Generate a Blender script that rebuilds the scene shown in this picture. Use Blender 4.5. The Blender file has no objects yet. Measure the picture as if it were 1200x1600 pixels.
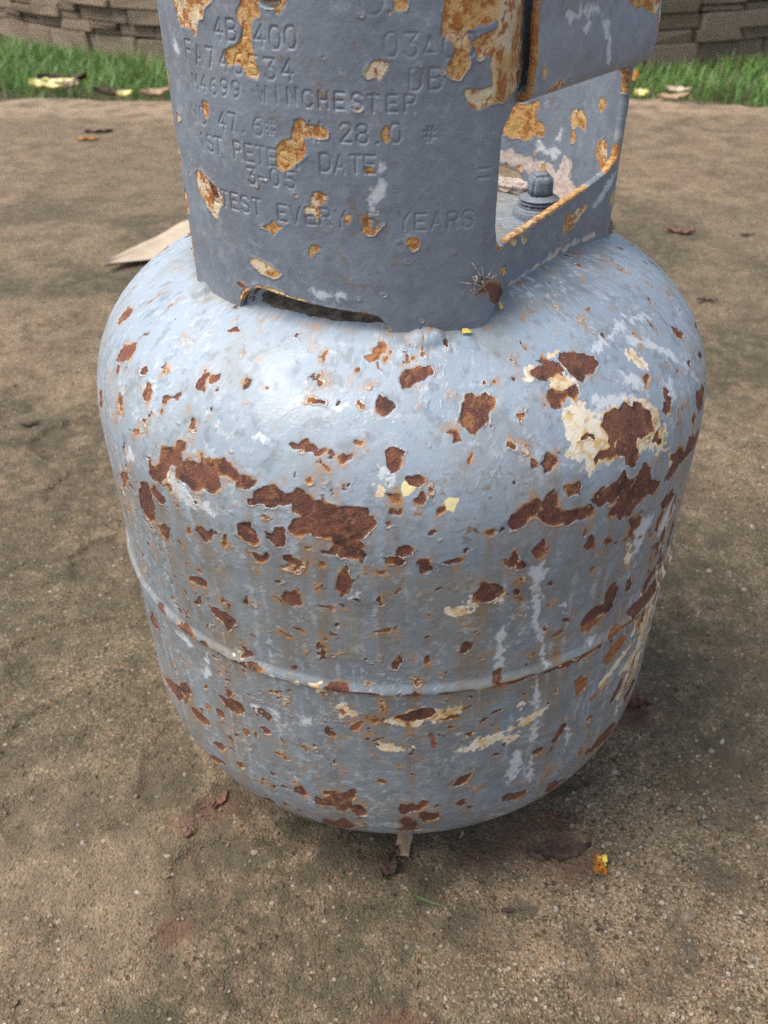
import bpy, bmesh, math, random
import numpy as np
from mathutils import Matrix, Vector, Euler

random.seed(7); rng = np.random.default_rng(11)
scene = bpy.context.scene
# ------------------------------------------------------------------ camera
ZR = 0.18                                   # height of the girth weld above the ground
cam_d = bpy.data.cameras.new("camera"); cam = bpy.data.objects.new("camera", cam_d)
scene.collection.objects.link(cam); scene.camera = cam
cam_d.sensor_fit = 'VERTICAL'; cam_d.sensor_height = 36.0; cam_d.lens = 1324.26 / 1600 * 36.0
cam_d.clip_start = 0.02; cam_d.clip_end = 600
Mc = Euler((math.pi / 2 - 0.6442, 0, 0.0223), 'XYZ').to_matrix().to_4x4() @ Matrix.Rotation(-0.0098, 4, 'Z')
cam.matrix_world = Matrix.Translation((0, -0.4078, 0.2902 + ZR)) @ Mc
cam_d.dof.use_dof = True; cam_d.dof.focus_distance = 0.335; cam_d.dof.aperture_fstop = cam_d.lens / 1.7
# ------------------------------------------------------------------ sky, sun, exposure
SUN_EL, SUN_AZ = 62.0, -96.0                # azimuth from +Y (behind the bottle), negative = left
world = bpy.data.worlds.new("World"); scene.world = world; world.use_nodes = True
wn = world.node_tree.nodes; wl = world.node_tree.links; wn.clear()
sky = wn.new("ShaderNodeTexSky"); sky.sky_type = 'NISHITA'; sky.sun_disc = False
sky.sun_elevation = math.radians(SUN_EL); sky.sun_rotation = math.radians(SUN_AZ)
sky.air_density = 1.0; sky.dust_density = 3.0; sky.ozone_density = 1.0
hs = wn.new("ShaderNodeHueSaturation"); hs.inputs['Saturation'].default_value = 0.70
bg = wn.new("ShaderNodeBackground"); bg.inputs['Strength'].default_value = 0.10
wo = wn.new("ShaderNodeOutputWorld")
wl.new(sky.outputs[0], hs.inputs['Color']); wl.new(hs.outputs[0], bg.inputs[0]); wl.new(bg.outputs[0], wo.inputs[0])
sun_d = bpy.data.lights.new("sun", 'SUN'); sun_d.energy = 1.5; sun_d.angle = math.radians(38); sun_d.color = (1.0, 0.95, 0.88)
sun = bpy.data.objects.new("sun", sun_d); scene.collection.objects.link(sun)
_el, _az = math.radians(SUN_EL), math.radians(SUN_AZ)
sdir = Vector((math.sin(_az) * math.cos(_el), math.cos(_az) * math.cos(_el), math.sin(_el)))
sun.rotation_euler = sdir.to_track_quat('Z', 'Y').to_euler(); sun.location = sdir * 5
scene.view_settings.view_transform = 'Standard'; scene.view_settings.look = 'None'
scene.view_settings.gamma = 1.0; scene.view_settings.use_curve_mapping = False
scene.view_settings.exposure = 1.12
scene.cycles.use_denoising = False; scene.cycles.max_bounces = 5; scene.cycles.diffuse_bounces = 3; scene.cycles.glossy_bounces = 2; scene.cycles.transmission_bounces = 2

# ------------------------------------------------------------------ helpers
C = scene.collection
def tag(o, label=None, cat=None, group=None, kind=None):
    if label: o["label"] = label
    if cat: o["category"] = cat
    if group: o["group"] = group
    if kind: o["kind"] = kind
    return o
def link(name, me, mat=None, parent=None):
    o = bpy.data.objects.new(name, me); C.objects.link(o)
    if mat is not None and len(me.materials) == 0: me.materials.append(mat)
    if parent is not None: o.parent = parent
    return o
def empty(name, loc=(0, 0, 0), rz=0.0):
    o = bpy.data.objects.new(name, None); o.empty_display_size = 0.05; C.objects.link(o)
    o.location = loc; o.rotation_euler = (0, 0, rz); return o
def mesh_np(name, V, F, smooth=True, attrs=None):
    """V (n,3); F list of (m,k) arrays of faces"""
    me = bpy.data.meshes.new(name)
    if not isinstance(F, (list, tuple)): F = [F]
    F = [np.asarray(f, np.int32) for f in F if len(f)]
    V = np.asarray(V, np.float32)
    me.vertices.add(len(V)); me.vertices.foreach_set("co", V.ravel())
    nl = sum(f.size for f in F); nf = sum(len(f) for f in F)
    me.loops.add(nl); me.loops.foreach_set("vertex_index", np.concatenate([f.ravel() for f in F]))
    tot = np.concatenate([np.full(len(f), f.shape[1], np.int32) for f in F])
    st = np.r_[0, np.cumsum(tot)[:-1]].astype(np.int32)
    me.polygons.add(nf); me.polygons.foreach_set("loop_start", st); me.polygons.foreach_set("loop_total", tot)
    me.update(calc_edges=True); me.validate()
    me.polygons.foreach_set("use_smooth", np.full(nf, smooth))
    for k, a in (attrs or {}).items():
        at = me.attributes.new(k, 'FLOAT', 'POINT'); at.data.foreach_set("value", np.asarray(a, np.float32).ravel())
    me.update(); return me
def grid_faces(nr, nc, wrap=False):
    i = np.arange(nr * nc).reshape(nr, nc)
    j = np.roll(i, -1, 1) if wrap else i[:, 1:]
    a = i if wrap else i[:, :-1]
    return np.stack([a[:-1], j[:-1], j[1:], a[1:]], -1).reshape(-1, 4)
_NT = {}
def vnoise(x, y, seed=0):
    """value noise in [-1,1]"""
    if seed not in _NT: _NT[seed] = (np.random.default_rng(seed).random(65536) * 2 - 1).astype(np.float32)
    r = _NT[seed]; x = np.asarray(x, np.float32); y = np.asarray(y, np.float32)
    xf = np.floor(x); yf = np.floor(y); fx = x - xf; fy = y - yf
    fx *= fx * (3 - 2 * fx); fy *= fy * (3 - 2 * fy)
    xi = xf.astype(np.int32) & 255; yi = (yf.astype(np.int32) & 255) << 8
    x1 = (xi + 1) & 255; y1 = (yi + 256) & 65535
    a = r.take(yi + xi); a += (r.take(yi + x1) - a) * fx
    b = r.take(y1 + xi); b += (r.take(y1 + x1) - b) * fx
    return a + (b - a) * fy
def crease(x, y, seed):
    """unsmoothed value noise: kinked, for torn paint edges"""
    vnoise(np.zeros(1), np.zeros(1), seed); r = _NT[seed]; xf = np.floor(x); yf = np.floor(y); fx = x - xf; fy = y - yf
    xi = xf.astype(np.int32) & 255; yi = (yf.astype(np.int32) & 255) << 8; x1 = (xi + 1) & 255; y1 = (yi + 256) & 65535
    return (r.take(yi + xi) * (1 - fx) + r.take(yi + x1) * fx) * (1 - fy) + (r.take(y1 + xi) * (1 - fx) + r.take(y1 + x1) * fx) * fy
def fbm(x, y, oct=4, seed=0, gain=0.5):
    s = 0; a = 1; n = 0
    for k in range(oct):
        s = s + a * vnoise(x * 2 ** k + 17.3 * k, y * 2 ** k + 5.1 * k, seed + k); n += a; a *= gain
    return s / n
def sstep(a, b, x):
    t = np.clip((x - a) / (b - a), 0, 1); return t * t * (3 - 2 * t)
def poly_sdf(px, py, P):
    """signed distance, negative inside"""
    P = np.asarray(P, float); d = np.full(px.shape, 1e9); ins = np.zeros(px.shape, bool)
    for k in range(len(P)):
        ax, ay = P[k]; bx, by = P[(k + 1) % len(P)]
        ex, ey = bx - ax, by - ay; wx, wy = px - ax, py - ay
        t = np.clip((wx * ex + wy * ey) / (ex * ex + ey * ey + 1e-18), 0, 1)
        d = np.minimum(d, (wx - ex * t) ** 2 + (wy - ey * t) ** 2)
        c = (ay > py) != (by > py)
        with np.errstate(divide='ignore', invalid='ignore'):
            ins ^= c & (px < ex * (py - ay) / (ey if ey != 0 else 1e-18) + ax)
    return np.where(ins, -1, 1) * np.sqrt(d)
def smooth_poly(P, n=1):
    P = np.asarray(P, float)
    for _ in range(n):
        Q = np.roll(P, -1, 0); P = np.stack([P * .88 + Q * .12, P * .12 + Q * .88], 1).reshape(-1, 2)
    return P
def parse(txt):
    out = []
    for l in txt.strip().splitlines():
        t, s = l.split(':'); out.append((t, np.array([[float(v) for v in q.split(',')] for q in s.split()])))
    return out
def enc(sd): return np.clip(6.0 - sd * 1000.0, 0, 12)          # stored so that a missing attribute means "far away"

# ------------------------------------------------------------------ node helper
class NT:
    def __init__(s, name):
        s.m = bpy.data.materials.new(name); s.m.use_nodes = True; s.t = s.m.node_tree; s.t.nodes.clear()
        s.out = s.t.nodes.new("ShaderNodeOutputMaterial"); s.b = s.t.nodes.new("ShaderNodeBsdfPrincipled")
        s.t.links.new(s.b.outputs[0], s.out.inputs[0])
        s.co = s.t.nodes.new("ShaderNodeTexCoord").outputs['Object']
    def put(s, sock, v):
        if isinstance(v, (int, float)): sock.default_value = v
        elif isinstance(v, tuple):
            sock.default_value = (v + (1.0,)) if len(v) == 3 and sock.type == 'RGBA' else v
        else: s.t.links.new(v, sock)
    def math(s, op, a, b=0.0, c=0.0, clamp=False):
        n = s.t.nodes.new("ShaderNodeMath"); n.operation = op; n.use_clamp = clamp
        for i, v in enumerate((a, b, c)): s.put(n.inputs[i], v)
        return n.outputs[0]
    def mix(s, f, a, b, mode='MIX'):
        n = s.t.nodes.new("ShaderNodeMix"); n.data_type = 'RGBA'; n.blend_type = mode; n.clamp_factor = True
        s.put(n.inputs[0], f); s.put(n.inputs[6], a); s.put(n.inputs[7], b); return n.outputs[2]
    def fmix(s, f, a, b):
        n = s.t.nodes.new("ShaderNodeMix"); n.data_type = 'FLOAT'; s.put(n.inputs[0], f); s.put(n.inputs[2], a); s.put(n.inputs[3], b); return n.outputs[0]
    def noise(s, scale, detail=3, rough=0.55, vec=None, dist=0.0, color=False):
        n = s.t.nodes.new("ShaderNodeTexNoise"); n.inputs['Scale'].default_value = scale; n.inputs['Detail'].default_value = detail
        n.inputs['Roughness'].default_value = rough; n.inputs['Distortion'].default_value = dist
        s.t.links.new(vec or s.co, n.inputs['Vector']); return n.outputs[1 if color else 0]
    def voro(s, scale, vec=None, feature='F1', out='Distance', rnd=1.0):
        n = s.t.nodes.new("ShaderNodeTexVoronoi"); n.feature = feature; n.inputs['Scale'].default_value = scale
        n.inputs['Randomness'].default_value = rnd
        s.t.links.new(vec or s.co, n.inputs['Vector']); return n.outputs[out]
    def attr(s, name, fac=True):
        n = s.t.nodes.new("ShaderNodeAttribute"); n.attribute_name = name; return n.outputs['Fac' if fac else 'Color']
    def mr(s, x, a, b, c=0.0, d=1.0, smooth=True):
        n = s.t.nodes.new("ShaderNodeMapRange"); n.interpolation_type = 'SMOOTHSTEP' if smooth else 'LINEAR'
        s.put(n.inputs[0], x)
        for i, v in enumerate((a, b, c, d)): s.put(n.inputs[i + 1], v)
        return n.outputs[0]
    def mapping(s, scale, vec=None, rot=(0, 0, 0)):
        n = s.t.nodes.new("ShaderNodeMapping"); n.inputs['Scale'].default_value = scale; n.inputs['Rotation'].default_value = rot
        s.t.links.new(vec or s.co, n.inputs['Vector']); return n.outputs[0]
    def bump(s, h, dist, strength=1.0, normal=None):
        n = s.t.nodes.new("ShaderNodeBump"); n.inputs['Distance'].default_value = dist; n.inputs['Strength'].default_value = strength
        s.t.links.new(h, n.inputs['Height'])
        if normal is not None: s.t.links.new(normal, n.inputs['Normal'])
        return n.outputs[0]
    def sep(s, v, i):
        n = s.t.nodes.new("ShaderNodeSeparateXYZ"); s.t.links.new(v, n.inputs[0]); return n.outputs[i]
    def set(s, **k):
        for a, v in k.items(): s.put(s.b.inputs[a.replace('_', ' ')], v)
        return s.m
def rnd_info(nt):
    n = nt.t.nodes.new("ShaderNodeObjectInfo"); return n.outputs['Random']
def simple(name, c1, c2, scale=120, rough=0.8, bump=0.0005, bscale=None, vary=0.0, sss=False):
    n = NT(name); f = n.noise(scale, 4, 0.6)
    col = n.mix(n.mr(f, 0.3, 0.7), c1, c2)
    if vary:
        r = rnd_info(n); col = n.mix(n.math('MULTIPLY', r, vary), col, (c2[0] * .45, c2[1] * .45, c2[2] * .45))
    h = n.noise(bscale or scale * 2, 5, 0.6)
    return n.set(Base_Color=col, Roughness=rough, Normal=n.bump(h, bump))

def bake(x, y, seed, dome):
    """mid-scale wear masks in surface coordinates (metres), stored per vertex"""
    st = lambda a, b, k, oc, sd_, g=.55, sx=1.0, sy=1.0: sstep(a, b, fbm(x * k * sx, y * k * sy, oc, seed + sd_, g))
    d = dict(tone=st(-.4, .4, 60, 4, 0), worn=st(-.25, .35, 14, 4, 10), light=st(.06, .36, 260, 5, 20, .75) * (.35 + .65 * st(-.2, .3, 26, 3, 25)), dark=st(.10, .45, 190, 4, 30, .65),
             scr=np.maximum(st(.28, .5, 90, 4, 40, .75, 1, 7), .8 * sstep(.36, .55, fbm((x + y * .6) * 70, (y - x * .25) * 500, 3, seed + 44, .7))) * (.3 + .7 * sstep(.06, .0, y)),
             grime=st(.02, .42, 34, 5, 50, .62), bleedn=st(-.1, .35, 170, 4, 60, .6), lipn=st(-.15, .35, 130, 3, 70), nA=fbm(x * 300, y * 300, 4, seed + 80, .7) * .5 + .5)
    return d
def paint_material(name, p1, p2, worn, dome=False):
    """blue-grey paint over old cream paint over rusty steel; chips come from distance fields stored on the surface"""
    n = NT(name)
    def sd(a): return n.math('SUBTRACT', 6.0, n.attr(a))           # millimetres, negative inside the chip
    nf = n.noise(1500, 2, 0.6); nm = n.noise(430, 3, 0.65); nA = n.attr('nA'); tone = n.attr('tone')
    jit = n.math('ADD', n.math('MULTIPLY', n.math('SUBTRACT', nm, 0.5), 1.5), n.math('MULTIPLY', n.math('SUBTRACT', nf, 0.5), 0.6))
    soft = n.math('ADD', n.math('MULTIPLY', n.math('SUBTRACT', nA, 0.5), 7.0), n.math('MULTIPLY', n.math('SUBTRACT', nm, 0.5), 5.0))
    r = n.math('ADD', sd('sdR'), jit); p = n.math('ADD', sd('sdP'), jit); o = n.math('ADD', sd('sdO'), jit)
    c = n.math('ADD', sd('sdC'), soft); w = n.math('ADD', sd('sdW'), soft); y = n.math('ADD', sd('sdY'), jit); nn = n.math('ADD', sd('sdN'), soft)
    mr_, mp, mo = (n.mr(v, 0.08, -0.08) for v in (r, p, o))
    mc = n.mr(c, 0.8, 0.2); mw = n.mr(w, 1.2, -1.2); my = n.mr(y, 0.15, -0.15); mn = n.mr(nn, 0.8, -0.8)
    col = n.mix(tone, p1, p2)
    col = n.mix(n.math('MULTIPLY', n.attr('worn'), 0.55), col, worn)
    col = n.mix(n.attr('sky_sheen'), col, (0.320, 0.388, 0.450))  # sky sheen painted into the upper dome's colour, broken up like chalked paint
    nmv = n.mr(nm, 0.3, 0.7, 0.2, 1.0)
    col = n.mix(n.math('MULTIPLY', n.math('MULTIPLY', n.attr('light'), nmv), 0.75 if dome else 0.24), col, (0.58, 0.61, 0.62))
    col = n.mix(n.math('MULTIPLY', n.attr('dark'), 0.38 if dome else 0.30), col, (0.11, 0.115, 0.125))
    col = n.mix(n.math('MULTIPLY', n.attr('scr'), 0.26 if dome else 0.08), col, (0.50, 0.52, 0.51))
    col = n.mix(n.math('MULTIPLY', n.attr('grime'), 0.30 if dome else 0.08), col, (0.255, 0.215, 0.14))
    col = n.mix(n.math('MULTIPLY', n.mr(nf, 0.62, 0.75), 0.25), col, (0.45, 0.46, 0.46))
    col = n.mix(n.math('MULTIPLY', n.attr('streak'), 0.62), col, (0.235, 0.150, 0.07))
    col = n.mix(n.math('MULTIPLY', n.attr('drip'), nmv), col, (0.56, 0.60, 0.61))
    col = n.mix(n.math('MULTIPLY', mw, 0.72), col, (0.66, 0.69, 0.70))
    cream = n.mix(n.mr(n.math('ADD', n.math('MULTIPLY', nA, .6), n.math('MULTIPLY', nm, .5)), 0.52, 0.72), (0.80, 0.72, 0.56), (0.62, 0.42, 0.18))
    cream = n.mix(n.math('MULTIPLY', n.mr(r, 3.2, 0.2), n.mr(nA, .35, .6, .2, .85)), cream, (0.72, 0.44, 0.13))
    col = n.mix(mc, col, cream)
    col = n.mix(mn, col, n.mix(n.mr(nm, 0.35, 0.65), (0.50, 0.38, 0.32), (0.66, 0.58, 0.52)))
    col = n.mix(n.math('MULTIPLY', n.attr('crack'), n.mr(nm, .35, .6, .2, .9)), col, (0.20, 0.125, 0.07))
    near = n.math('MINIMUM', r, p); allc = n.math('MINIMUM', near, o)
    col = n.mix(n.math('MULTIPLY', n.math('MULTIPLY', n.mr(near, 2.4, 0.0), n.attr('bleedn')), 0.70), col, (0.42, 0.21, 0.065))
    rim = n.math('MULTIPLY', n.mr(allc, 0.50, 0.20), n.mr(n.math('ADD', n.math('MULTIPLY', n.attr('lipn'), .5), nm), 0.78, 1.0))
    col = n.mix(n.math('MULTIPLY', rim, 0.70), col, (0.72, 0.62, 0.47))
    col = n.mix(my, col, (0.84, 0.72, 0.36))
    of = n.math('ADD', n.math('MULTIPLY', nA, .5), n.math('MULTIPLY', nm, .7))
    ocol = n.mix(n.mr(tone, 0.15, 0.8), (0.66, 0.55, 0.37), (0.56, 0.34, 0.12))
    ocol = n.mix(n.mr(of, 0.56, 0.70), ocol, (0.37, 0.135, 0.03))
    ocol = n.mix(n.math('MULTIPLY', n.mr(o, -0.9, 0.0), 0.55), ocol, (0.38, 0.15, 0.035))
    col = n.mix(mo, col, ocol)
    col = n.mix(mp, col, n.mix(n.mr(nm, 0.4, 0.62), (0.40, 0.165, 0.06), (0.24, 0.085, 0.035)))
    rcol = n.mix(tone, (0.118, 0.044, 0.031), (0.190, 0.071, 0.046))
    rcol = n.mix(n.math('MULTIPLY', n.attr('dark'), 0.8), rcol, (0.045, 0.025, 0.021))
    rcol = n.mix(n.math('MULTIPLY', n.attr('light'), 0.85), rcol, (0.33, 0.14, 0.055))
    rcol = n.mix(n.mr(nf, 0.56, 0.72), rcol, (0.27, 0.12, 0.07))
    rcol = n.mix(n.mr(nf, 0.44, 0.30), rcol, (0.055, 0.026, 0.020))
    rcol = n.mix(n.math('MULTIPLY', n.mr(r, -1.1, 0.0), n.attr('bleedn')), rcol, (0.42, 0.18, 0.05))
    spk = n.math('MULTIPLY', n.mr(nA, 0.60, 0.68), n.math('MULTIPLY', n.mr(nm, .5, .56), n.attr('speck')))
    rcol = n.mix(spk, rcol, (0.76, 0.55, 0.27))
    col = n.mix(mr_, col, rcol)
    bare = n.math('MAXIMUM', mr_, n.math('MAXIMUM', mp, n.math('MULTIPLY', mo, 0.6)))
    rough = n.fmix(bare, n.mr(tone, 0.0, 1.0, 0.36 if dome else 0.42, 0.56 if dome else 0.56), 0.88)
    rough = n.fmix(n.math('MULTIPLY', mw, 0.6), rough, 0.7)
    edge = n.math('ADD', n.mr(allc, -0.10, 0.10), n.math('MULTIPLY', n.math('MULTIPLY', n.mr(allc, 1.3, 0.1), n.attr('lipn')), 0.6))
    hb = n.fmix(bare, n.math('MULTIPLY', nm, .8), n.math('ADD', n.math('MULTIPLY', nf, 2.2), n.math('MULTIPLY', nm, 1.6)))
    h = n.math('ADD', n.math('MULTIPLY', edge, 1.25), n.math('MULTIPLY', hb, 0.45 if dome else 0.6))
    if not dome: h = n.math('SUBTRACT', h, n.math('MULTIPLY', n.mr(sd('sdG'), 0.80, 0.05), n.attr('gfade')))
    else: h = n.math('ADD', h, n.math('MULTIPLY', n.attr('light'), 0.25))
    return n.set(Base_Color=col, Roughness=rough, Normal=n.bump(h, 0.00046), Specular_IOR_Level=0.5)

M_DOME = paint_material("weathered_tank_paint", (0.172, 0.210, 0.243), (0.216, 0.260, 0.298), (0.246, 0.280, 0.294), True)
M_COLLAR = paint_material("thick_grey_collar_paint", (0.160, 0.188, 0.230), (0.190, 0.222, 0.266), (0.206, 0.234, 0.272), False)

# ------------------------------------------------------------------ ground: soil sheet and concrete slab
def soil_material():
    n = NT("garden_soil"); f = n.noise(6, 6, 0.65); g = n.noise(70, 5, 0.65)
    col = n.mix(n.mr(f, 0.35, 0.65), (0.10, 0.07, 0.045), (0.17, 0.125, 0.085))
    col = n.mix(n.mr(g, 0.5, 0.75), col, (0.06, 0.042, 0.03))
    return n.set(Base_Color=col, Roughness=0.95, Normal=n.bump(n.noise(90, 6, 0.7), 0.01))
def concrete_material():
    n = NT("rough_aggregate_concrete")
    mid = n.noise(17, 4, 0.68); blot = n.noise(52, 4, 0.7)
    col = n.mix(n.mr(mid, 0.34, 0.66), (0.112, 0.077, 0.046), (0.252, 0.177, 0.106))
    col = n.mix(n.math('MULTIPLY', n.attr('olive'), 0.65), col, (0.114, 0.093, 0.052))
    col = n.mix(n.math('MULTIPLY', n.attr('pinkish'), 0.30), col, (0.270, 0.165, 0.105))
    col = n.mix(n.math('MULTIPLY', n.mr(blot, 0.50, 0.62), 0.70), col, (0.075, 0.062, 0.036))
    # sand grains and small aggregate
    warp = n.t.nodes.new("ShaderNodeVectorMath"); warp.operation = 'ADD'
    n.t.links.new(n.co, warp.inputs[0]); ws = n.t.nodes.new("ShaderNodeVectorMath"); ws.operation = 'SCALE'; ws.inputs['Scale'].default_value = 0.0022
    n.t.links.new(n.noise(330, 1, 0.5, color=True), ws.inputs[0]); n.t.links.new(ws.outputs[0], warp.inputs[1]); wv = warp.outputs[0]
    def cells(k):
        v = n.t.nodes.new("ShaderNodeTexVoronoi"); v.inputs['Scale'].default_value = k; n.t.links.new(wv, v.inputs['Vector']); return v.outputs['Distance'], v.outputs['Color']
    d1, c1 = cells(680); d2, c2 = cells(230)
    g1 = n.sep(c1, 0); g2 = n.sep(c2, 0); g3 = n.sep(c2, 1)
    sand = n.mix(n.mr(g1, 0.05, 0.95, smooth=False), (0.034, 0.024, 0.014), (0.52, 0.40, 0.265))
    col = n.mix(n.math('MULTIPLY', n.mr(d1, 0.66, 0.36), n.mr(mid, .3, .7, .45, .85)), col, sand)
    peb = n.math('MULTIPLY', n.mr(d2, 0.40, 0.30), n.mr(g2, 0.80, 0.84))
    pcol = n.mix(n.mr(g3, .2, .9), (0.46, 0.39, 0.31), (0.34, 0.18, 0.09))
    col = n.mix(n.math('MULTIPLY', peb, 0.85), col, pcol)
    pit = n.math('MULTIPLY', n.mr(d2, 0.36, 0.22), n.mr(g2, 0.16, 0.10))
    col = n.mix(n.math('MULTIPLY', pit, 0.75), col, (0.065, 0.050, 0.034))
    bl = n.mr(blot, 0.25, 0.6)
    col = n.mix(n.math('MULTIPLY', n.attr('dark_olive'), bl), col, (0.070, 0.060, 0.036))
    col = n.mix(n.math('MULTIPLY', n.attr('pale'), n.mr(mid, 0.3, 0.6)), col, (0.40, 0.29, 0.19))
    col = n.mix(n.math('MULTIPLY', n.attr('stain'), bl), col, (0.100, 0.080, 0.052))
    col = n.mix(n.math('MULTIPLY', n.attr('redstain'), bl), col, (0.145, 0.075, 0.050))
    h = n.math('ADD', n.math('MULTIPLY', n.mr(d1, 0.75, 0.0), 0.55), n.math('MULTIPLY', peb, 0.9))
    h = n.math('SUBTRACT', h, n.math('MULTIPLY', pit, 1.2)); h = n.math('ADD', h, n.math('MULTIPLY', blot, 1.2))
    return n.set(Base_Color=col, Roughness=0.9, Specular_IOR_Level=0.3, Normal=n.bump(h, 0.0013))
M_SOIL = soil_material(); M_CONC = concrete_material()
WC = (0.228, 4.78); WR = 2.28                 # round stone planter wall: centre and radius
def spaced(fine_lo, fine_hi, step, lo, hi, ratio):
    a = list(np.arange(fine_lo, fine_hi, step)); s = step; x = a[-1]
    while x < hi: s *= ratio; x = min(x + s, hi); a.append(x)
    s = step; x = a[0]
    while x > lo: s *= ratio; x = max(x - s, lo); a.insert(0, x)
    return np.array(a)
gx = np.array([-300, -60, -20, -8, -5, -4, -3, -2, -1.5, -1, -.5, 0, .5, 1, 1.5, 2, 3, 4, 6, 12, 40, 300.]); gy = np.array([-300, -60, -20, -8, -4, -2, -1, 0, 1, 1.5, 1.8, 2, 2.2, 2.4, 2.7, 3, 3.5, 4, 5, 7, 12, 40, 300.])
X, Y = np.meshgrid(gx, gy)
tag(link("garden_ground", mesh_np("garden_ground", np.stack([X, Y, np.full(X.shape, -0.03) + 0.004 * vnoise(X * 3, Y * 3, 5)], -1).reshape(-1, 3), grid_faces(*X.shape)), M_SOIL), kind="structure")
px = spaced(-0.42, 0.48, 0.0026, -5.0, 5.0, 1.028); py = spaced(-0.27, 0.30, 0.0026, -3.0, 2.05, 1.022)
X, Y = np.meshgrid(px, py)
Z = 0.0007 * fbm(X * 14, Y * 14, 3, 20) + 0.0011 * fbm(X * 75, Y * 75, 3, 30, .7)
rd = 1 - np.abs(fbm(X * 9 + Y * 4, Y * 17, 4, 40)); Z += 0.0018 * sstep(0.93, 1.0, rd) * sstep(-.1, .3, fbm(X * 5, Y * 5, 2, 47))
LEDGE = fbm(X * 6.5 - Y * 3, Y * 13, 4, 52); Z += 0.0013 * sstep(-0.008, 0.008, LEDGE) - 0.0013 * sstep(0.2, 0.28, LEDGE)
stain = np.zeros_like(X); red = np.zeros_like(X)
# leaf prints cast into the concrete: x, y, length, width, angle, depth, stain
PRINTS = [(-0.105, -0.136, .030, .020, .3, .0020, .3), (-0.066, -0.194, .026, .019, .9, .0016, .15), (-0.128, -0.185, .022, .012, 1.3, .0014, .15), (-0.113, -0.118, .030, .012, 2.0, .0018, .5),
          (0.050, -0.172, .022, .011, -.2, .0012, .45), (0.100, -0.180, .020, .010, 1.5, .0010, .55), (0.155, -0.175, .020, .010, 1.3, .0010, .6), (0.072, -0.157, .010, .006, 0, .0008, .8),
          (-0.236, 0.16, .05, .025, .5, .0028, .25), (-0.28, 0.26, .06, .03, .2, .003, .3), (-0.25, 0.05, .05, .022, .6, .0025, .3), (-0.33, 0.36, .06, .03, .8, .003, .35), (-0.23, 0.33, .06, .03, .1, .003, .3),
          (-0.40, 0.62, .09, .04, .2, .003, .4), (-0.30, 0.70, .09, .04, -.2, .003, .35), (-0.24, -0.03, .04, .02, 1.0, .002, .3), (-0.20, -0.09, .05, .02, .4, .002, .35), (-0.15, -0.06, .035, .02, 1.8, .002, .6),
          (0.30, 0.22, .07, .03, -.3, .003, .3), (0.36, 0.42, .08, .04, .4, .003, .3), (0.25, 0.02, .05, .025, -1.0, .0025, .4), (0.22, -0.06, .05, .02, 1.2, .002, .4), (0.19, -0.135, .016, .012, 0, .001, .8), (0.42, 0.75, .1, .05, .1, .003, .3),
          (0.125, -0.205, .03, .016, .4, .0012, .45), (-0.19, -0.205, .03, .014, 2.4, .0014, .25), (0.02, -0.205, .02, .012, .4, .001, .2)]
for (cx, cy, a, b, an, dp, stn) in PRINTS:
    dx, dy = X - cx, Y - cy; u = dx * math.cos(an) + dy * math.sin(an); v = -dx * math.sin(an) + dy * math.cos(an)
    q = np.hypot(u / a, v / (b * (1 - 0.45 * np.clip(u / a, -1, 1)))) + 0.10 * vnoise(X * 120, Y * 120, 60)
    m = sstep(1.03, 0.95, q); Z -= dp * m * (0.75 + 0.25 * sstep(0, 1, q)); Z += dp * 0.35 * np.exp(-((q - 1.12) / 0.12) ** 2); stain = np.maximum(stain, m * stn)
for (cx, cy, a) in [(-0.134, -0.107, .016), (-0.112, -0.095, .018), (-0.121, -0.172, .016), (0.0, -0.222, .022), (0.087, -0.118, .03), (0.10, -0.127, .028), (0.045, -0.13, .014), (0.17, -0.02, .02)]:
    q = np.hypot(X - cx, (Y - cy) * 1.5) / a + 0.4 * fbm(X * 70, Y * 70, 3, 66); red = np.maximum(red, sstep(1.1, 0.4, q) * .75)
edge = 2.03 + 0.06 * fbm(X * 3.0, X * 0 + 2.2, 4, 70) - 0.11 * sstep(0.5, 0.95, X)
Z = np.where(Y > edge, Z - 0.02 * sstep(0, .03, Y - edge), Z)
Yd = np.where(Y > 2.04, np.minimum(Y, edge + 0.012), Y)
dark_olive = sstep(.14, .22, X + 0.05 * fbm(X * 9, Y * 9, 3, 81)) * sstep(.42, .18, X) * sstep(-.16, -.04, Y) * sstep(.85, .4, Y) * .75  # darker olive tone right and left of the bottle, plus random patches
dark_olive = np.maximum(dark_olive, .62 * sstep(.34, .12, np.hypot((X + .26) * 1.1, (Y - .14) * .62)) * sstep(.30, .6, fbm(X * 9, Y * 9, 4, 83) * .5 + .5))
dark_olive = np.maximum(dark_olive, .80 * sstep(.0, .30, fbm(X * 5 + 3, Y * 8, 4, 87)) * sstep(1.5, .9, Y))
pale = sstep(1.74, 1.90, Y + .06 * fbm(X * 5, Y * 5, 3, 85)) * 0.7
pale = np.maximum(pale, .28 * sstep(.12, .03, np.hypot(X + .20, (Y + .14))))
tag(link("concrete_pavement", mesh_np("concrete_pavement", np.stack([X, Yd, Z], -1).reshape(-1, 3), grid_faces(*X.shape), attrs=dict(stain=stain, redstain=red, dark_olive=dark_olive, pale=pale, olive=sstep(-.15, .3, fbm(X * 3.2, Y * 3.2, 4, 91)), pinkish=sstep(.15, .45, fbm(X * 11, Y * 11, 4, 95)))), M_CONC), kind="structure")
def ground_z(x, y):
    i = int(np.clip(np.searchsorted(px, x), 1, len(px) - 1)); j = int(np.clip(np.searchsorted(py, y), 1, len(py) - 1)); return float(max(Z[j, i], Z[j - 1, i - 1]))

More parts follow.
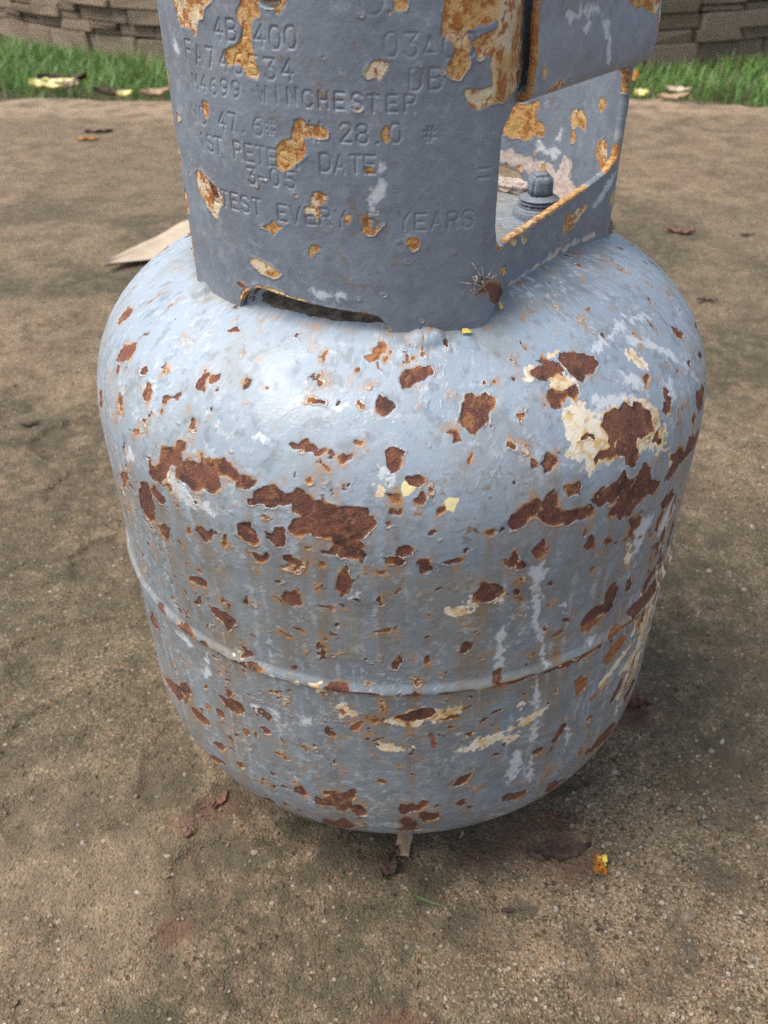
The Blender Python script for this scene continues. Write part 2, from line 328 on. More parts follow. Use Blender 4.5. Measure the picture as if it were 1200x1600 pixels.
# ------------------------------------------------------------------ the gas bottle: shell
R = 0.155; LU, LD, HB, HN = 0.0712, 0.0808, 0.0875, 2.695
t_ = np.linspace(1e-3, np.pi / 2, 160)
hr = R * np.sin(t_) ** (2 / HN); hz = HB * np.cos(t_) ** (2 / HN)
pr = np.r_[hr, np.full(60, R), hr[::-1]][::-1]; pz = np.r_[LU + hz, np.linspace(LU, -LD, 62)[1:-1], -LD - hz[::-1]][::-1]
ps = np.r_[0, np.cumsum(np.hypot(np.diff(pr), np.diff(pz)))]; ps -= np.interp(0, pz, ps)
def dome_z(r): return float(np.interp(r, hr, LU + hz)) + ZR
bottle = empty("gas_bottle")
tag(bottle, "squat blue-grey steel gas bottle with flaking paint and rust patches, standing on the concrete", "gas bottle")
TANK = parse("""R:-760,945 -744,927 -722,942 -698,993 -697,1043 -671,1064 -645,1071 -644,1098 -630,1110 -611,1103 -609,1076 -622,1058 -619,1031 -594,1027 -553,1038 -557,1072 -551,1083 -542,1074 -538,1050 -522,1074 -497,1090 -481,1097 -458,1082 -435,1068 -422,1048 -395,1058 -376,1046 -375,1020 -388,999 -411,995 -436,1019 -462,1026 -487,1022 -482,1006 -479,973 -498,940 -525,933 -582,920 -616,938 -637,938 -645,988 -664,965 -676,914 -708,868 -746,855 -756,881
R:-395,961 -376,997 -362,1029 -343,1039 -317,1043 -305,1020 -283,1015 -272,1024 -267,1041 -248,1047 -237,1026 -209,1011 -174,1007 -133,1004 -106,995 -83,997 -76,964 -60,960 -58,938 -76,907 -76,884 -93,857 -87,833 -94,807 -82,782 -94,760 -115,764 -142,752 -159,776 -197,774 -198,789 -172,799 -162,821 -171,851 -195,846 -223,858 -270,844 -279,878 -272,911 -243,936 -244,947 -268,941 -275,973 -300,960 -323,964 -356,947 -391,937
R:-670,1602 -667,1625 -649,1637 -626,1626 -631,1606 -652,1597
R:-1273,1297 -1273,1339 -1276,1386 -1238,1400 -1200,1384 -1203,1356 -1220,1311
R:-1076,1204 -1088,1245 -1077,1295 -1015,1335 -1000,1331 -992,1286 -1004,1251 -1036,1230
R:-1017,1374 -1011,1398 -993,1417 -995,1396
R:-905,1259 -911,1282 -891,1304 -876,1296 -874,1271 -894,1256
R:-858,1217 -850,1236 -824,1242 -806,1228 -799,1201 -810,1177 -833,1176
R:-1044,1165 -1051,1194 -1029,1202 -1017,1176
R:-975,1088 -971,1122 -947,1119 -936,1082 -953,1058
R:-1177,997 -1129,1019 -1106,982 -1119,931 -1173,902
R:-751,1203 -752,1233 -736,1241 -707,1261 -684,1290 -675,1284 -683,1261 -683,1249 -704,1255 -724,1230 -733,1207
P:-850,1026 -839,1049 -816,1051 -819,1022 -836,1011
R:-647,1331 -651,1366 -627,1397 -613,1394 -617,1368 -619,1337 -601,1333 -603,1314 -623,1309
R:-603,1361 -609,1386 -598,1406 -577,1406 -570,1385 -580,1359 -593,1352
R:-489,1416 -485,1427 -461,1423 -457,1400 -464,1383 -470,1376
R:-409,1408 -403,1416 -392,1413 -399,1406
R:-275,1376 -273,1398 -251,1410 -234,1396 -213,1392 -217,1375 -232,1380 -253,1374
R:-69,1401 -64,1428 -49,1434 -29,1413 -9,1388 -17,1370 -33,1364 -46,1341 -57,1353 -66,1374
P:-117,1602 -101,1627 -72,1680 -52,1675 -48,1653 -70,1593 -101,1581
P:-78,1579 -71,1549 -58,1533 -54,1539 -66,1553 -74,1579
R:-297,1203 -284,1220 -265,1221 -259,1237 -240,1233 -224,1223 -212,1210 -194,1213 -191,1199 -210,1186 -228,1187 -254,1193 -284,1191
R:-158,1178 -147,1200 -136,1196 -119,1203 -118,1183 -131,1175 -148,1153 -155,1159
R:-118,1248 -111,1259 -97,1252 -103,1237
R:-185,1184 -179,1195 -169,1190 -170,1174
R:-34,1203 -22,1228 -8,1235 12,1223 9,1204 3,1194 9,1174 -4,1154 -24,1142 -31,1163 -28,1184
R:-239,1079 -231,1094 -223,1082 -230,1068
R:-838,736 -809,799 -777,826 -769,791 -768,742 -759,698 -777,610 -807,570 -835,583 -855,633
R:-986,709 -906,774 -917,720 -958,640 -989,619
R:-763,802 -737,828 -720,813 -696,817 -689,780 -712,749 -736,753 -759,770
R:-769,602 -725,641 -695,632 -711,590 -715,548 -710,523 -736,539 -760,557
R:-587,725 -565,743 -548,744 -539,736 -516,763 -517,728 -542,673 -561,672 -570,701
R:-621,699 -609,713 -602,679 -611,673
R:-439,773 -428,819 -409,850 -393,860 -387,831 -375,791 -370,759 -389,740 -415,758
R:-352,833 -333,821 -317,859 -294,873 -286,857 -296,816 -299,775 -313,763 -335,795
R:-482,763 -473,771 -475,732 -474,683 -487,669 -486,719
R:-405,705 -387,705 -371,703 -346,724 -336,712 -341,689 -366,663 -386,660
R:-301,726 -289,742 -267,725 -253,723 -265,701 -288,687 -298,702
R:-206,738 -188,742 -191,714 -205,710
R:-61,723 -51,710 -32,715 -34,690 -58,682
R:-166,643 -151,667 -151,695 -137,708 -123,687 -127,658 -113,653 -121,623 -132,578 -151,552 -164,586 -160,615
R:-649,370 -640,405 -606,432 -575,421 -578,396 -624,375
R:-341,566 -324,583 -307,581 -321,560
R:-321,501 -307,534 -280,548 -261,534 -263,496 -276,468 -311,460
R:-37,779 -23,786 0,780 14,754 -7,747 -30,759
R:-8,813 -3,839 13,851 26,838 37,819 27,800 3,784
R:-37,1063 -17,1058 3,1043 6,1017 -14,1027
R:-27,978 -17,1000 3,1010 3,979 -14,966
P:-28,933 -20,946 -12,932 -20,920
Y:6,1064 16,1089 26,1099 36,1084 29,1053 13,1048
P:-117,1392 -108,1403 -97,1391 -107,1382
P:-741,1168 -737,1184 -726,1174 -732,1156
W:-58,1133 -41,1149 -28,1139 -24,1104 -44,1108
C:-64,1082 -47,1098 -34,1079 -40,1052 -54,1062
W:-664,922 -632,935 -602,916 -563,900 -527,883 -497,848 -508,822 -549,832 -587,835 -626,850 -658,856
W:-899,903 -847,921 -833,899 -886,866
W:-406,1216 -383,1228 -364,1212 -377,1188 -398,1192
W:-186,1384 -157,1399 -117,1394 -135,1379 -177,1372
W:-840,1271 -816,1272 -784,1216 -796,1209
G:-358,1669 -333,1660 -296,1598 -283,1605 -285,1679 -270,1672 -264,1591 -282,1568 -317,1587
G:-313,1549 -299,1559 -282,1533 -298,1522
C:-681,949 -664,965 -666,920 -682,898
C:-361,1024 -350,1032 -353,1016
C:-212,932 -200,939 -200,917 -210,915
C:-150,956 -133,963 -132,949 -146,945
C:-464,1057 -409,1030 -412,1021 -465,1046
R:-1,1492 5,1522 26,1540 48,1538 67,1555 94,1553 103,1532 95,1508 63,1491 41,1468 12,1466 -1,1474
R:168,1325 181,1366 191,1415 213,1424 237,1412 259,1416 281,1396 280,1356 259,1343 251,1318 230,1284 209,1266 184,1285 167,1313
R:127,1281 139,1298 158,1294 166,1271 159,1246 143,1245 140,1264
R:455,1519 487,1540 491,1514 514,1504 531,1481 532,1450 505,1425 484,1426 451,1430 430,1455 429,1478 453,1489 478,1499 462,1510
R:548,1516 586,1520 622,1497 644,1471 670,1453 671,1418 648,1395 616,1402 581,1378 560,1380 554,1414 543,1450 540,1478
R:433,1352 449,1382 471,1391 491,1363 524,1369 546,1386 560,1368 552,1341 528,1327 503,1341 485,1330 474,1310 458,1304 441,1327
R:581,1196 601,1221 637,1233 686,1236 713,1211 729,1220 750,1206 758,1175 779,1158 783,1125 777,1092 775,1063 743,1069 712,1075 693,1067 700,1027 695,993 680,967 652,999 643,1028 622,1033 604,1060 588,1051 563,1056 530,1054 530,1077 558,1087 593,1094 596,1139 594,1179
R:772,1046 793,1040 811,1016 803,1003 776,1019
R:372,1113 379,1143 396,1148 413,1134 418,1104 402,1076 381,1066 372,1086
R:344,1126 355,1140 368,1130 360,1108 348,1111
R:496,1158 509,1169 531,1183 541,1173 526,1163 508,1151
R:447,979 454,1006 478,1007 488,985 477,966 481,946 464,952 449,958
R:275,908 278,931 297,944 315,968 335,985 362,980 377,959 385,986 402,997 416,986 419,955 416,926 431,901 461,887 497,882 514,899 530,865 541,832 524,822 500,828 474,821 443,840 418,829 388,848 363,878 347,903 335,901 324,873 302,866 283,880
R:524,913 541,936 569,934 604,940 630,968 641,981 643,949 680,920 695,931 709,966 727,961 750,928 760,854 809,811 808,776 781,768 745,781 716,766 696,738 688,714 662,733 613,767 592,773 580,788 607,820 572,874 549,861 528,886
R:677,707 716,692 754,662 739,637 717,616 727,562 717,547 700,606 691,659
R:878,1201 897,1202 905,1178 887,1157 897,1132 875,1095 850,1096 837,1131 844,1158 869,1156 867,1182
R:804,1294 828,1294 841,1274 820,1259 784,1247 806,1261
R:1135,1376 1146,1352 1166,1309 1173,1285 1144,1277 1116,1309 1117,1340
R:1074,1204 1102,1193 1098,1160 1081,1169
R:1214,1158 1247,1142 1247,1105 1212,1130
R:1163,1522 1183,1512 1170,1493 1146,1499
R:1371,1207 1453,1143 1382,1163 1332,1195
R:1070,1057 1118,1036 1166,1029 1206,1006 1167,958 1126,932 1084,943 1062,1001
R:1013,976 1035,976 1053,946 1037,924 1013,942
R:968,872 981,904 1019,891 1055,846 1110,844 1163,784 1109,770 1040,769 978,792 945,790 904,794 890,776 867,766 834,799 845,826 882,854 850,906 884,901 922,893 962,848
R:853,657 870,688 923,665 962,599 925,593 889,587 863,618
R:511,672 527,699 533,729 550,691 549,655 532,651
R:577,652 591,665 609,659 622,627 601,627
R:349,735 357,766 376,783 380,787 386,739 390,701 375,690 357,709
R:263,724 286,716 296,756 305,773 313,728 325,709 344,686 341,661 317,661 296,676
R:197,559 209,586 216,607 231,617 253,618 262,592 279,571 279,541 270,513 243,507 212,525
R:310,543 317,559 330,545 329,520 315,521
R:217,873 231,891 246,891 248,872 236,852 223,855
R:103,751 124,758 143,762 163,754 149,739 121,737
R:45,759 57,774 78,770 83,727 68,700 54,694 47,730
R:-10,794 1,835 14,854 28,827 42,814 29,794 11,780
R:-37,786 -24,794 -6,787 11,766 17,753 -6,742 -31,752
R:19,1105 32,1126 49,1134 61,1120 59,1094 45,1073 31,1090
R:38,1036 52,1066 66,1056 69,1029 59,1013 45,1024
R:90,977 93,992 114,1001 115,981 104,970 93,965
R:184,1191 190,1198 191,1169 183,1160
Y:116,1031 128,1044 143,1028 140,1000 128,977 117,986
Y:5,1069 21,1097 35,1086 31,1063 11,1053
P:804,1660 837,1675 843,1657 815,1641
P:329,1320 346,1319 362,1324 351,1302 341,1293 349,1269 339,1283 337,1304
R:853,161 891,192 952,234 999,201 951,164 911,117 882,75
R:637,321 656,347 678,365 690,326 685,280 697,244 665,248 644,273
R:742,236 742,287 748,333 771,286 775,231 761,210
R:850,566 868,598 891,593 885,535 872,483 849,504
C:474,1276 524,1316 547,1261 571,1206 611,1235 684,1246 777,1204 811,1122 822,1041 832,945 782,1003 713,1032 592,1048 514,1027 484,1051 501,1089 434,1114 483,1151 467,1212
C:476,1429 519,1433 549,1379 511,1362 475,1386
C:802,1417 841,1404 850,1356 851,1314 831,1332 801,1376
C:657,1205 681,1208 711,1206 700,1193 675,1188 656,1185
C:672,1084 708,1088 741,1094 779,1042 727,1054 686,1059
C:416,1484 431,1487 424,1450 408,1449
C:530,1536 545,1521 530,1508 516,1519
C:817,981 848,947 869,878 855,861 830,920
W:850,1481 889,1475 921,1425 981,1344 1032,1254 1085,1155 1132,1061 1089,1118 1013,1237 947,1335 895,1403 843,1444
W:725,1341 769,1332 800,1289 794,1267 753,1282 716,1313
W:668,1489 786,1523 939,1539 924,1513 787,1491 691,1464
W:592,1301 668,1292 735,1248 691,1234 611,1235 574,1216 555,1258
W:892,1225 941,1208 926,1152 893,1097 886,1126 902,1180
W:951,1531 1047,1506 1044,1481 949,1498
W:717,616 763,656 816,642 805,590 766,497 748,449
W:885,535 925,593 992,595 1012,479 938,419 952,303 907,349
W:356,666 386,652 398,555 393,443 376,452 371,569
C:698,507 704,549 722,519 738,392 724,371
R:-596,280 -564,284 -532,286 -514,285 -503,263 -481,263 -498,213 -520,174 -540,204 -570,233
R:-60,553 -55,570 -44,569 -40,549 -47,534 -57,538
R:-181,385 -175,405 -165,403 -164,382 -176,372
R:-235,473 -203,487 -169,493 -173,482 -207,475
R:-1046,-277 -996,-196 -951,-211 -949,-280 -994,-320 -1067,-369
R:-1080,-771 -1017,-719 -926,-638 -867,-588 -848,-533 -798,-478 -776,-508 -806,-615 -848,-711 -868,-698 -906,-772 -974,-790 -1068,-826
R:-801,-657 -782,-652 -736,-632 -704,-642 -694,-695 -729,-723 -781,-742 -804,-711
R:-621,-357 -597,-341 -578,-358 -538,-319 -515,-334 -510,-384 -538,-425 -570,-432 -593,-401
R:-578,-286 -571,-257 -549,-276 -563,-311 -580,-333
R:-648,-492 -634,-469 -617,-473 -604,-507 -614,-546 -634,-539 -649,-523
P:-530,-534 -517,-506 -504,-519 -509,-552 -524,-582
R:-448,-440 -432,-417 -417,-433 -419,-468 -438,-491 -447,-476
P:-383,-453 -374,-446 -370,-490 -380,-507
P:-299,-470 -290,-459 -286,-500 -298,-526
R:-706,-832 -684,-788 -646,-782 -628,-801 -654,-850 -686,-853
R:-760,-1046 -722,-982 -669,-951 -646,-968 -690,-1021 -752,-1088
R:-441,-789 -420,-791 -416,-804 -431,-813
R:-350,-853 -340,-824 -317,-811 -305,-851 -316,-887 -343,-891
R:-280,-877 -267,-868 -255,-883 -219,-830 -244,-823 -239,-795 -209,-783 -185,-793 -164,-774 -155,-737 -139,-745 -136,-785 -149,-831 -158,-877 -142,-860 -117,-873 -102,-914 -107,-963 -128,-975 -148,-941 -159,-911 -190,-961 -203,-956 -218,-928 -249,-935 -275,-942
R:-286,-1199 -259,-1085 -220,-1104 -188,-1013 -165,-1061 -142,-1124 -185,-1263 -230,-1262 -266,-1254
R:-514,-1144 -477,-1093 -453,-1109 -499,-1219 -521,-1218
R:-424,-1048 -399,-1046 -381,-1062 -411,-1096
R:-63,-652 -55,-631 -40,-637 -36,-668 -51,-680 -62,-672
R:34,-588 45,-579 52,-597 38,-604
R:-872,28 -845,41 -820,11 -795,-12 -821,-33 -850,-23
R:-756,12 -719,42 -686,26 -659,12 -686,-15 -723,-19
R:-649,5 -619,25 -601,1 -624,-12
R:-495,2 -461,27 -426,42 -412,22 -425,-11 -457,-26 -487,-17
R:-213,0 -197,31 -171,44 -146,38 -139,16 -151,-15 -180,-8 -202,-15
R:-19,-22 5,-17 13,-31 -12,-37
P:-335,-90 -327,-77 -321,-88 -331,-104
P:-146,-273 -130,-233 -107,-210 -102,-227 -119,-257 -138,-297
P:-689,-367 -672,-330 -675,-369 -688,-399
P:-382,-615 -372,-597 -360,-617 -351,-626 -375,-644
P:-25,589 -12,608 4,617 3,604 -15,590
C:-180,-137 -161,-114 -143,-139 -130,-160 -144,-198 -170,-185
P:-178,-153 -167,-136 -158,-164 -166,-187
C:-504,51 -484,70 -481,53 -497,34
C:-395,-2 -382,10 -375,-10 -389,-27
C:-331,0 -299,1 -284,-7 -301,-24
C:-254,-4 -223,15 -217,-18 -240,-36
W:-636,-49 -627,-41 -640,-260 -675,-279
C:-53,-370 -35,-346 -1,-375 30,-403 -9,-412 -42,-424
W:-788,-89 -723,-61 -707,-95 -726,-124 -756,-105
W:-479,-302 -458,-266 -443,-308 -459,-348
W:-405,-278 -388,-274 -373,-308 -391,-325
W:-303,-245 -271,-228 -252,-254 -274,-300 -302,-298
W:-383,-333 -357,-324 -350,-365 -368,-377
W:-160,-97 -145,-84 -138,-104 -153,-112
W:-111,600 -101,596 -109,561 -132,550
R:-13,-183 14,-145 41,-118 72,-106 100,-116 109,-163 89,-188 62,-194 22,-201
R:117,-202 149,-181 177,-171 181,-191 150,-209
R:145,-250 157,-240 166,-261 155,-272
P:91,-283 101,-294 111,-315 116,-346 113,-404 105,-403 102,-343
R:167,249 175,280 193,296 206,279 200,240 184,220 171,221
R:-20,187 -9,212 2,237 9,212 6,179 -6,146 -17,153
R:71,209 78,230 88,221 89,190 78,175 72,190
R:274,44 276,78 297,76 303,39 297,-11 280,1
R:478,279 488,304 507,275 511,255 487,261
R:556,205 567,246 595,273 640,260 643,314 676,367 699,298 698,225 691,189 664,172 627,188 596,173 565,173
P:561,159 575,173 628,179 653,165 623,132 581,122
P:674,16 707,45 781,14 874,-42 906,-97 827,-62 748,-40 701,-38
R:176,2 232,-8 289,-16 348,-11 400,-8 474,-6 533,-9 595,0 652,1 689,-44 625,-63 548,-57 477,-44 401,-26 349,-39 290,-39 232,-27 184,-18
R:773,58 819,89 902,70 955,100 993,39 962,-34 887,-20 815,-4
P:700,-166 731,-105 786,-90 830,-159 777,-212 740,-247
R:519,-618 532,-547 555,-497 580,-487 584,-526 563,-577 539,-620 524,-633
R:446,-614 456,-581 483,-594 488,-631 472,-655 451,-644
R:301,-519 309,-508 326,-529 320,-545 304,-540
R:181,-705 191,-655 208,-641 225,-638 242,-614 235,-659 210,-706 189,-731
R:356,-921 373,-897 404,-912 436,-931 459,-941 457,-979 422,-997 374,-976 359,-954
R:191,-871 196,-841 224,-847 228,-884 208,-903 194,-896
R:224,-918 240,-914 252,-937 240,-945
R:-2,-888 8,-840 34,-841 43,-831 65,-843 77,-812 95,-826 94,-864 74,-892 43,-900 22,-937 4,-925
R:70,-928 87,-907 110,-924 132,-931 140,-959 125,-997 94,-1012 75,-978
R:4,-978 31,-951 57,-981 63,-1045 55,-1081 84,-1135 47,-1147 -19,-1146 13,-1058
R:736,-928 767,-888 828,-858 888,-876 932,-970 915,-1075 811,-1005 752,-970
R:550,-1092 550,-996 580,-995 607,-1050 627,-1185 591,-1201
R:801,-613 816,-559 840,-507 872,-510 881,-570 853,-618 821,-650
P:665,-418 689,-405 722,-419 714,-444 675,-451
P:668,-861 678,-827 697,-840 694,-894
P:573,-190 605,-182 649,-245 632,-305 600,-331
P:37,-19 59,7 75,-13 52,-37
P:499,-181 509,-186 513,-221 504,-216
R:928,-732 975,-733 1022,-714 1071,-808 1022,-847 963,-828
C:-41,-203 -1,-154 37,-108 108,-126 155,-118 183,-99 188,-146 157,-193 109,-200 54,-222 -1,-225
C:701,-349 763,-302 834,-258 850,-298 776,-337 721,-411
C:845,-400 924,-370 968,-288 1006,-352 972,-463 872,-461
C:901,-157 975,-151 1037,-220 1005,-286 945,-263
C:181,-454 222,-409 272,-372 316,-377 382,-420 365,-448 293,-444 241,-457
C:332,-347 385,-323 430,-298 469,-289 462,-332 416,-365 352,-379
C:132,506 160,511 194,470 173,444 140,452
C:189,531 199,542 211,502 197,502
C:277,535 284,545 282,500 272,489
C:364,-204 376,-187 392,-213 379,-232
C:148,-324 185,-326 228,-342 194,-343
W:362,540 371,543 400,352 430,187 453,18 433,32 407,202 378,364
W:287,345 299,340 295,196 300,92 280,85 277,220
W:420,-30 434,-40 435,-301 420,-290
W:423,-331 449,-351 457,-519 437,-523
W:353,-735 366,-614 385,-545 406,-571 414,-652 398,-747 372,-816
W:470,372 472,402 489,391 497,354 484,339
W:578,60 601,92 627,60 614,28
W:440,-631 451,-640 461,-847 450,-837
W:581,-533 594,-547 606,-731 592,-715""")
dth = 0.0041
thf = np.arange(-1.93, 1.93, dth); thb = np.linspace(1.93, 2 * np.pi - 1.93, 90)[:-1]
th = np.r_[thf, thb]; NF = len(thf)
s_lo, s_hi = ps[0], ps[-1]
sv = np.r_[np.linspace(s_lo, -0.152, 40)[:-1], np.arange(-0.152, 0.166, 0.00062), np.linspace(0.166, s_hi, 60)]
TH, S = np.meshgrid(th, sv); THW = np.where(TH > np.pi, TH - 2 * np.pi, TH)
RR = np.interp(S, ps, pr); ZZ = np.interp(S, ps, pz)
nzx, nzy = TH * R, S
WX = 0.0010 * fbm(nzx * 170, nzy * 170, 3, 101, .7) + .0011 * crease(nzx * 420 + nzy * 150, nzy * 420, 104); WY = 0.0010 * fbm(nzx * 170 + 40, nzy * 170, 3, 111, .7) + .0011 * crease(nzx * 420, nzy * 420 - nzx * 150, 114)
F = {k: np.full(TH.shape, 1.0) for k in "RPCWYG"}
def stamp(field, P, warp=1.0, pad=0.006):
    """P: (theta rad, arc m) polygon stamped into a distance field"""
    rm = max(0.04, float(np.interp(P[:, 1].mean(), ps, pr)))
    r0, r1 = np.searchsorted(sv, [P[:, 1].min() - pad, P[:, 1].max() + pad])
    sub = THW[0]; ok = np.where((sub > P[:, 0].min() - pad / rm) & (sub < P[:, 0].max() + pad / rm))[0]
    if len(ok) == 0 or r1 <= r0: return
    a, b = ok[0], ok[-1] + 1
    sl = (slice(r0, r1), slice(a, b))
    d = poly_sdf(THW[sl] * rm + WX[sl] * warp, S[sl] + WY[sl] * warp, np.c_[P[:, 0] * rm, P[:, 1]])
    field[sl] = np.minimum(field[sl], d)
for t, P in TANK:
    P = np.c_[P[:, 0] / 1000, P[:, 1] / 1e4]
    stamp(F[t], P, 1.6 if t in "CW" else 1.0)
def blob(cx, cy, a, b, an, n=10):
    k = np.linspace(0, 2 * np.pi, n, endpoint=False); q = 1 + 0.45 * (rng.random(n) - .5) * 2
    u = a * q * np.cos(k); v = b * q * np.sin(k)
    return np.c_[cx + (u * math.cos(an) - v * math.sin(an)) / R, cy + u * math.sin(an) + v * math.cos(an)]
for k in range(130):                           # pin chips and lifted hairlines over the visible side
    sy = rng.choice([rng.normal(0.062, 0.03), rng.uniform(-0.13, 0.13)]); tx = rng.uniform(-1.45, 1.45); a = rng.uniform(.0005, .0016)
    stamp(F[rng.choice(["R", "R", "P"])], blob(tx, sy, a * rng.uniform(1, 2.6), a * .7, rng.normal(0, .6)))
for k in range(90):                            # the far side, rusted in the same way
    tx = rng.uniform(1.65, 2 * np.pi - 1.65); tx = tx - 2 * np.pi if tx > np.pi else tx; a = rng.uniform(.002, .012)
    stamp(F["R"], blob(tx, rng.normal(0.05, 0.07), a * 1.4, a * .8, rng.normal(0, .4), 14))
wr = sstep(.70, .95, THW) * sstep(1.85, 1.6, THW)
spread = .45 + .55 * sstep(-.3, .3, fbm(TH * R * 16, S * 16, 3, 117)) + .25 * sstep(.6, 1.2, THW) - .3 * sstep(.09, .14, S)
fr = fbm(TH * R * 150, S * 150, 4, 118, .6); F["R"] = np.minimum(F["R"], .0045 * (.62 - .16 * spread - fr))
crack = sstep(.035, .0, np.abs(fbm(TH * R * 60, S * 60, 4, 113, .6))) * sstep(.16, .34, fbm(TH * R * 28 + 7, S * 28, 3, 115)) * (.35 + .65 * sstep(.14, .09, S))
fr = fbm(TH * R * 130, S * 60, 4, 121, .6); F["R"] = np.minimum(F["R"],   .0045 * (.16 - fr) + .007 * (1 - wr * sstep(-.06, -.01, S) * sstep(.09, .06, S)))
fr = fbm(TH * R * 150 + 9, S * 40, 4, 124, .6); F["C"] = np.minimum(F["C"], .005 * (.14 - fr) + .008 * (1 - wr * sstep(-.12, -.06, S) * sstep(.05, .0, S)))
fr = fbm(TH * R * 170 + 30, S * 55, 4, 127, .6); F["P"] = np.minimum(F["P"], .004 * (.22 - fr) + .007 * (1 - wr * sstep(-.11, -.06, S) * sstep(.06, .0, S)))
# rust breaking out along the girth weld
jn = fbm(TH * R * 90, S * 0 + 3, 4, 130); lim = 0.0015 * sstep(-.28, .40, jn + .20 * np.cos(THW - 1.2)) 
F["R"] = np.minimum(F["R"], np.where(lim > 1e-5, np.abs(S + 0.0010) - lim, 1.0))
# rusty water runs below the chips
wet = (F["R"] < 0).astype(float); run = np.zeros_like(wet); cur = np.zeros(len(th))
dec = 0.962 + 0.034 * (fbm(th * R * 260, th * 0 + 9, 3, 140) * .5 + .5)
vert = sstep(0.04, 0.10, -np.gradient(RR, axis=0) * 0 + (RR / R)) 
for j in range(len(sv) - 1, -1, -1):
    cur = np.maximum(cur * (dec ** ((sv[min(j + 1, len(sv) - 1)] - sv[j]) / 0.00057)), wet[j]); run[j] = cur
k5 = np.array([.06, .24, .4, .24, .06]); run = sum(w * np.roll(run, i - 2, 1) for i, w in enumerate(k5))
run = run * (0.25 + 0.75 * sstep(-.2, .5, fbm(TH * R * 160, S * 12, 4, 150))) * sstep(.15, .07, S) * (1 - wet)
# pale mineral drips
drip = np.zeros_like(run)
for (tx, s0, ln, wd) in [(0.50, .055, .075, .0016), (0.585, .052, .10, .0022), (0.02, .075, .03, .0014), (0.28, .075, .04, .0015), (-0.06, .06, .05, .0012), (0.83, .03, .09, .0014), (0.44, -.01, .06, .0014), (0.9, .02, .1, .0016)] + [(rng.uniform(-1.4, 1.4), rng.uniform(-.04, .06), rng.uniform(.02, .09), rng.uniform(.0005, .0014)) for _ in range(60)]:
    xx = (THW - tx) * R + 0.0022 * fbm(S * 60, S * 0 + tx, 3, 160); w_ = wd * (0.7 + 0.5 * vnoise(S * 160, S * 0 + 3, 161))
    drip = np.maximum(drip, np.exp(-(xx / w_) ** 2) * sstep(s0 + .002, s0 - .004, S) * sstep(s0 - ln, s0 - ln + .02, S) * (.45 + .35 * vnoise(S * 220, S * 0, 162)))
speck = sstep(.05, .5, fbm(TH * R * 30, S * 30, 3, 170))
# relief: girth weld bead, chips sunk below the paint, faint dents
bead = 0.0019 * np.where(ZZ > 0, sstep(0.0056, 0.0005, ZZ), sstep(-0.0027, -0.0002, ZZ))
bead *= (1 + 0.12 * vnoise(TH * R * 200, S * 100, 180)) * (RR > R - 1e-4)
dmin = np.minimum(F["R"], F["P"])
off = bead - 0.00050 * sstep(0.00018, -0.00018, dmin) + 0.00016 * np.exp(-np.maximum(dmin, 0) / 0.0009) * sstep(-.1, .5, fbm(TH * R * 120, S * 120, 2, 190))
off += 0.00035 * fbm(TH * R * 22, S * 22, 3, 195) + 0.00005 * fbm(TH * R * 220, S * 220, 2, 198)
seam = np.zeros_like(S)
for (tx, rw, ea, eb) in [(.105, .1034, .0094, .0056), (-.98, .1034, .0066, .0056)]:
    q_ = np.hypot((THW - tx) * rw / ea, (RR - rw) / eb) + .08 * fbm(TH * R * 120, S * 120, 3, 192); up_ = (ZZ > .12)
    off = off + .0028 * sstep(1.0, .45, q_) * up_; seam = np.maximum(seam, np.exp(-((q_ - 1.02) / .10) ** 2) * up_)
seam = np.maximum(seam, sstep(.0040, .0008, np.abs(RR - .1012) + .0025 * (fbm(TH * R * 90, S * 90, 4, 194) * .5 + .5)) * (ZZ > .12) * sstep(-1.25, -1.08, THW) * sstep(.5, .3, THW))
run = np.maximum(run, .9 * seam * sstep(-.35, .25, fbm(TH * R * 70, S * 70, 3, 196)))
dr_, dz_ = np.gradient(np.interp(sv, ps, pr), sv), np.gradient(np.interp(sv, ps, pz), sv)
ln_ = np.hypot(dr_, dz_); nr_, nz_ = dz_ / ln_, -dr_ / ln_
Rf = RR + off * nr_[:, None]; Zf = ZZ + off * nz_[:, None] + ZR
Rf[0] = 0.0005; Rf[-1] = 0.0005
V = np.stack([Rf * np.sin(TH), -Rf * np.cos(TH), Zf], -1).reshape(-1, 3)
me = mesh_np("shell", V, grid_faces(len(sv), len(th), True), attrs=dict(sdR=enc(F["R"]), sdP=enc(F["P"]), sdC=enc(F["C"]), sdW=enc(F["W"]), sdY=enc(F["Y"]), streak=run, drip=drip, crack=crack, sky_sheen=sstep(.050, .100, S + .016 * fbm(TH * R * 40, S * 40, 4, 197)) * sstep(.180, .166, S) * (.72 + .28 * sstep(-.3, .3, fbm(TH * R * 24, S * 24, 3, 199))), speck=speck, **bake(THW * R, S, 500, True)))
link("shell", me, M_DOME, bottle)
# foot ring
def lathe(name, prof, n=64, closed=False):
    prof = np.asarray(prof, float); a = np.linspace(0, 2 * np.pi, n, endpoint=False)
    V = np.stack([prof[:, 0, None] * np.sin(a), -prof[:, 0, None] * np.cos(a), prof[:, 1, None] + 0 * a], -1)
    if closed: V = np.concatenate([V, V[:1]])
    return mesh_np(name, V.reshape(-1, 3), grid_faces(len(V), n, True))
link("foot_ring", lathe("foot_ring", [(.104, .003), (.104, .030), (.101, .030), (.101, .003)], closed=True), M_COLLAR, bottle)

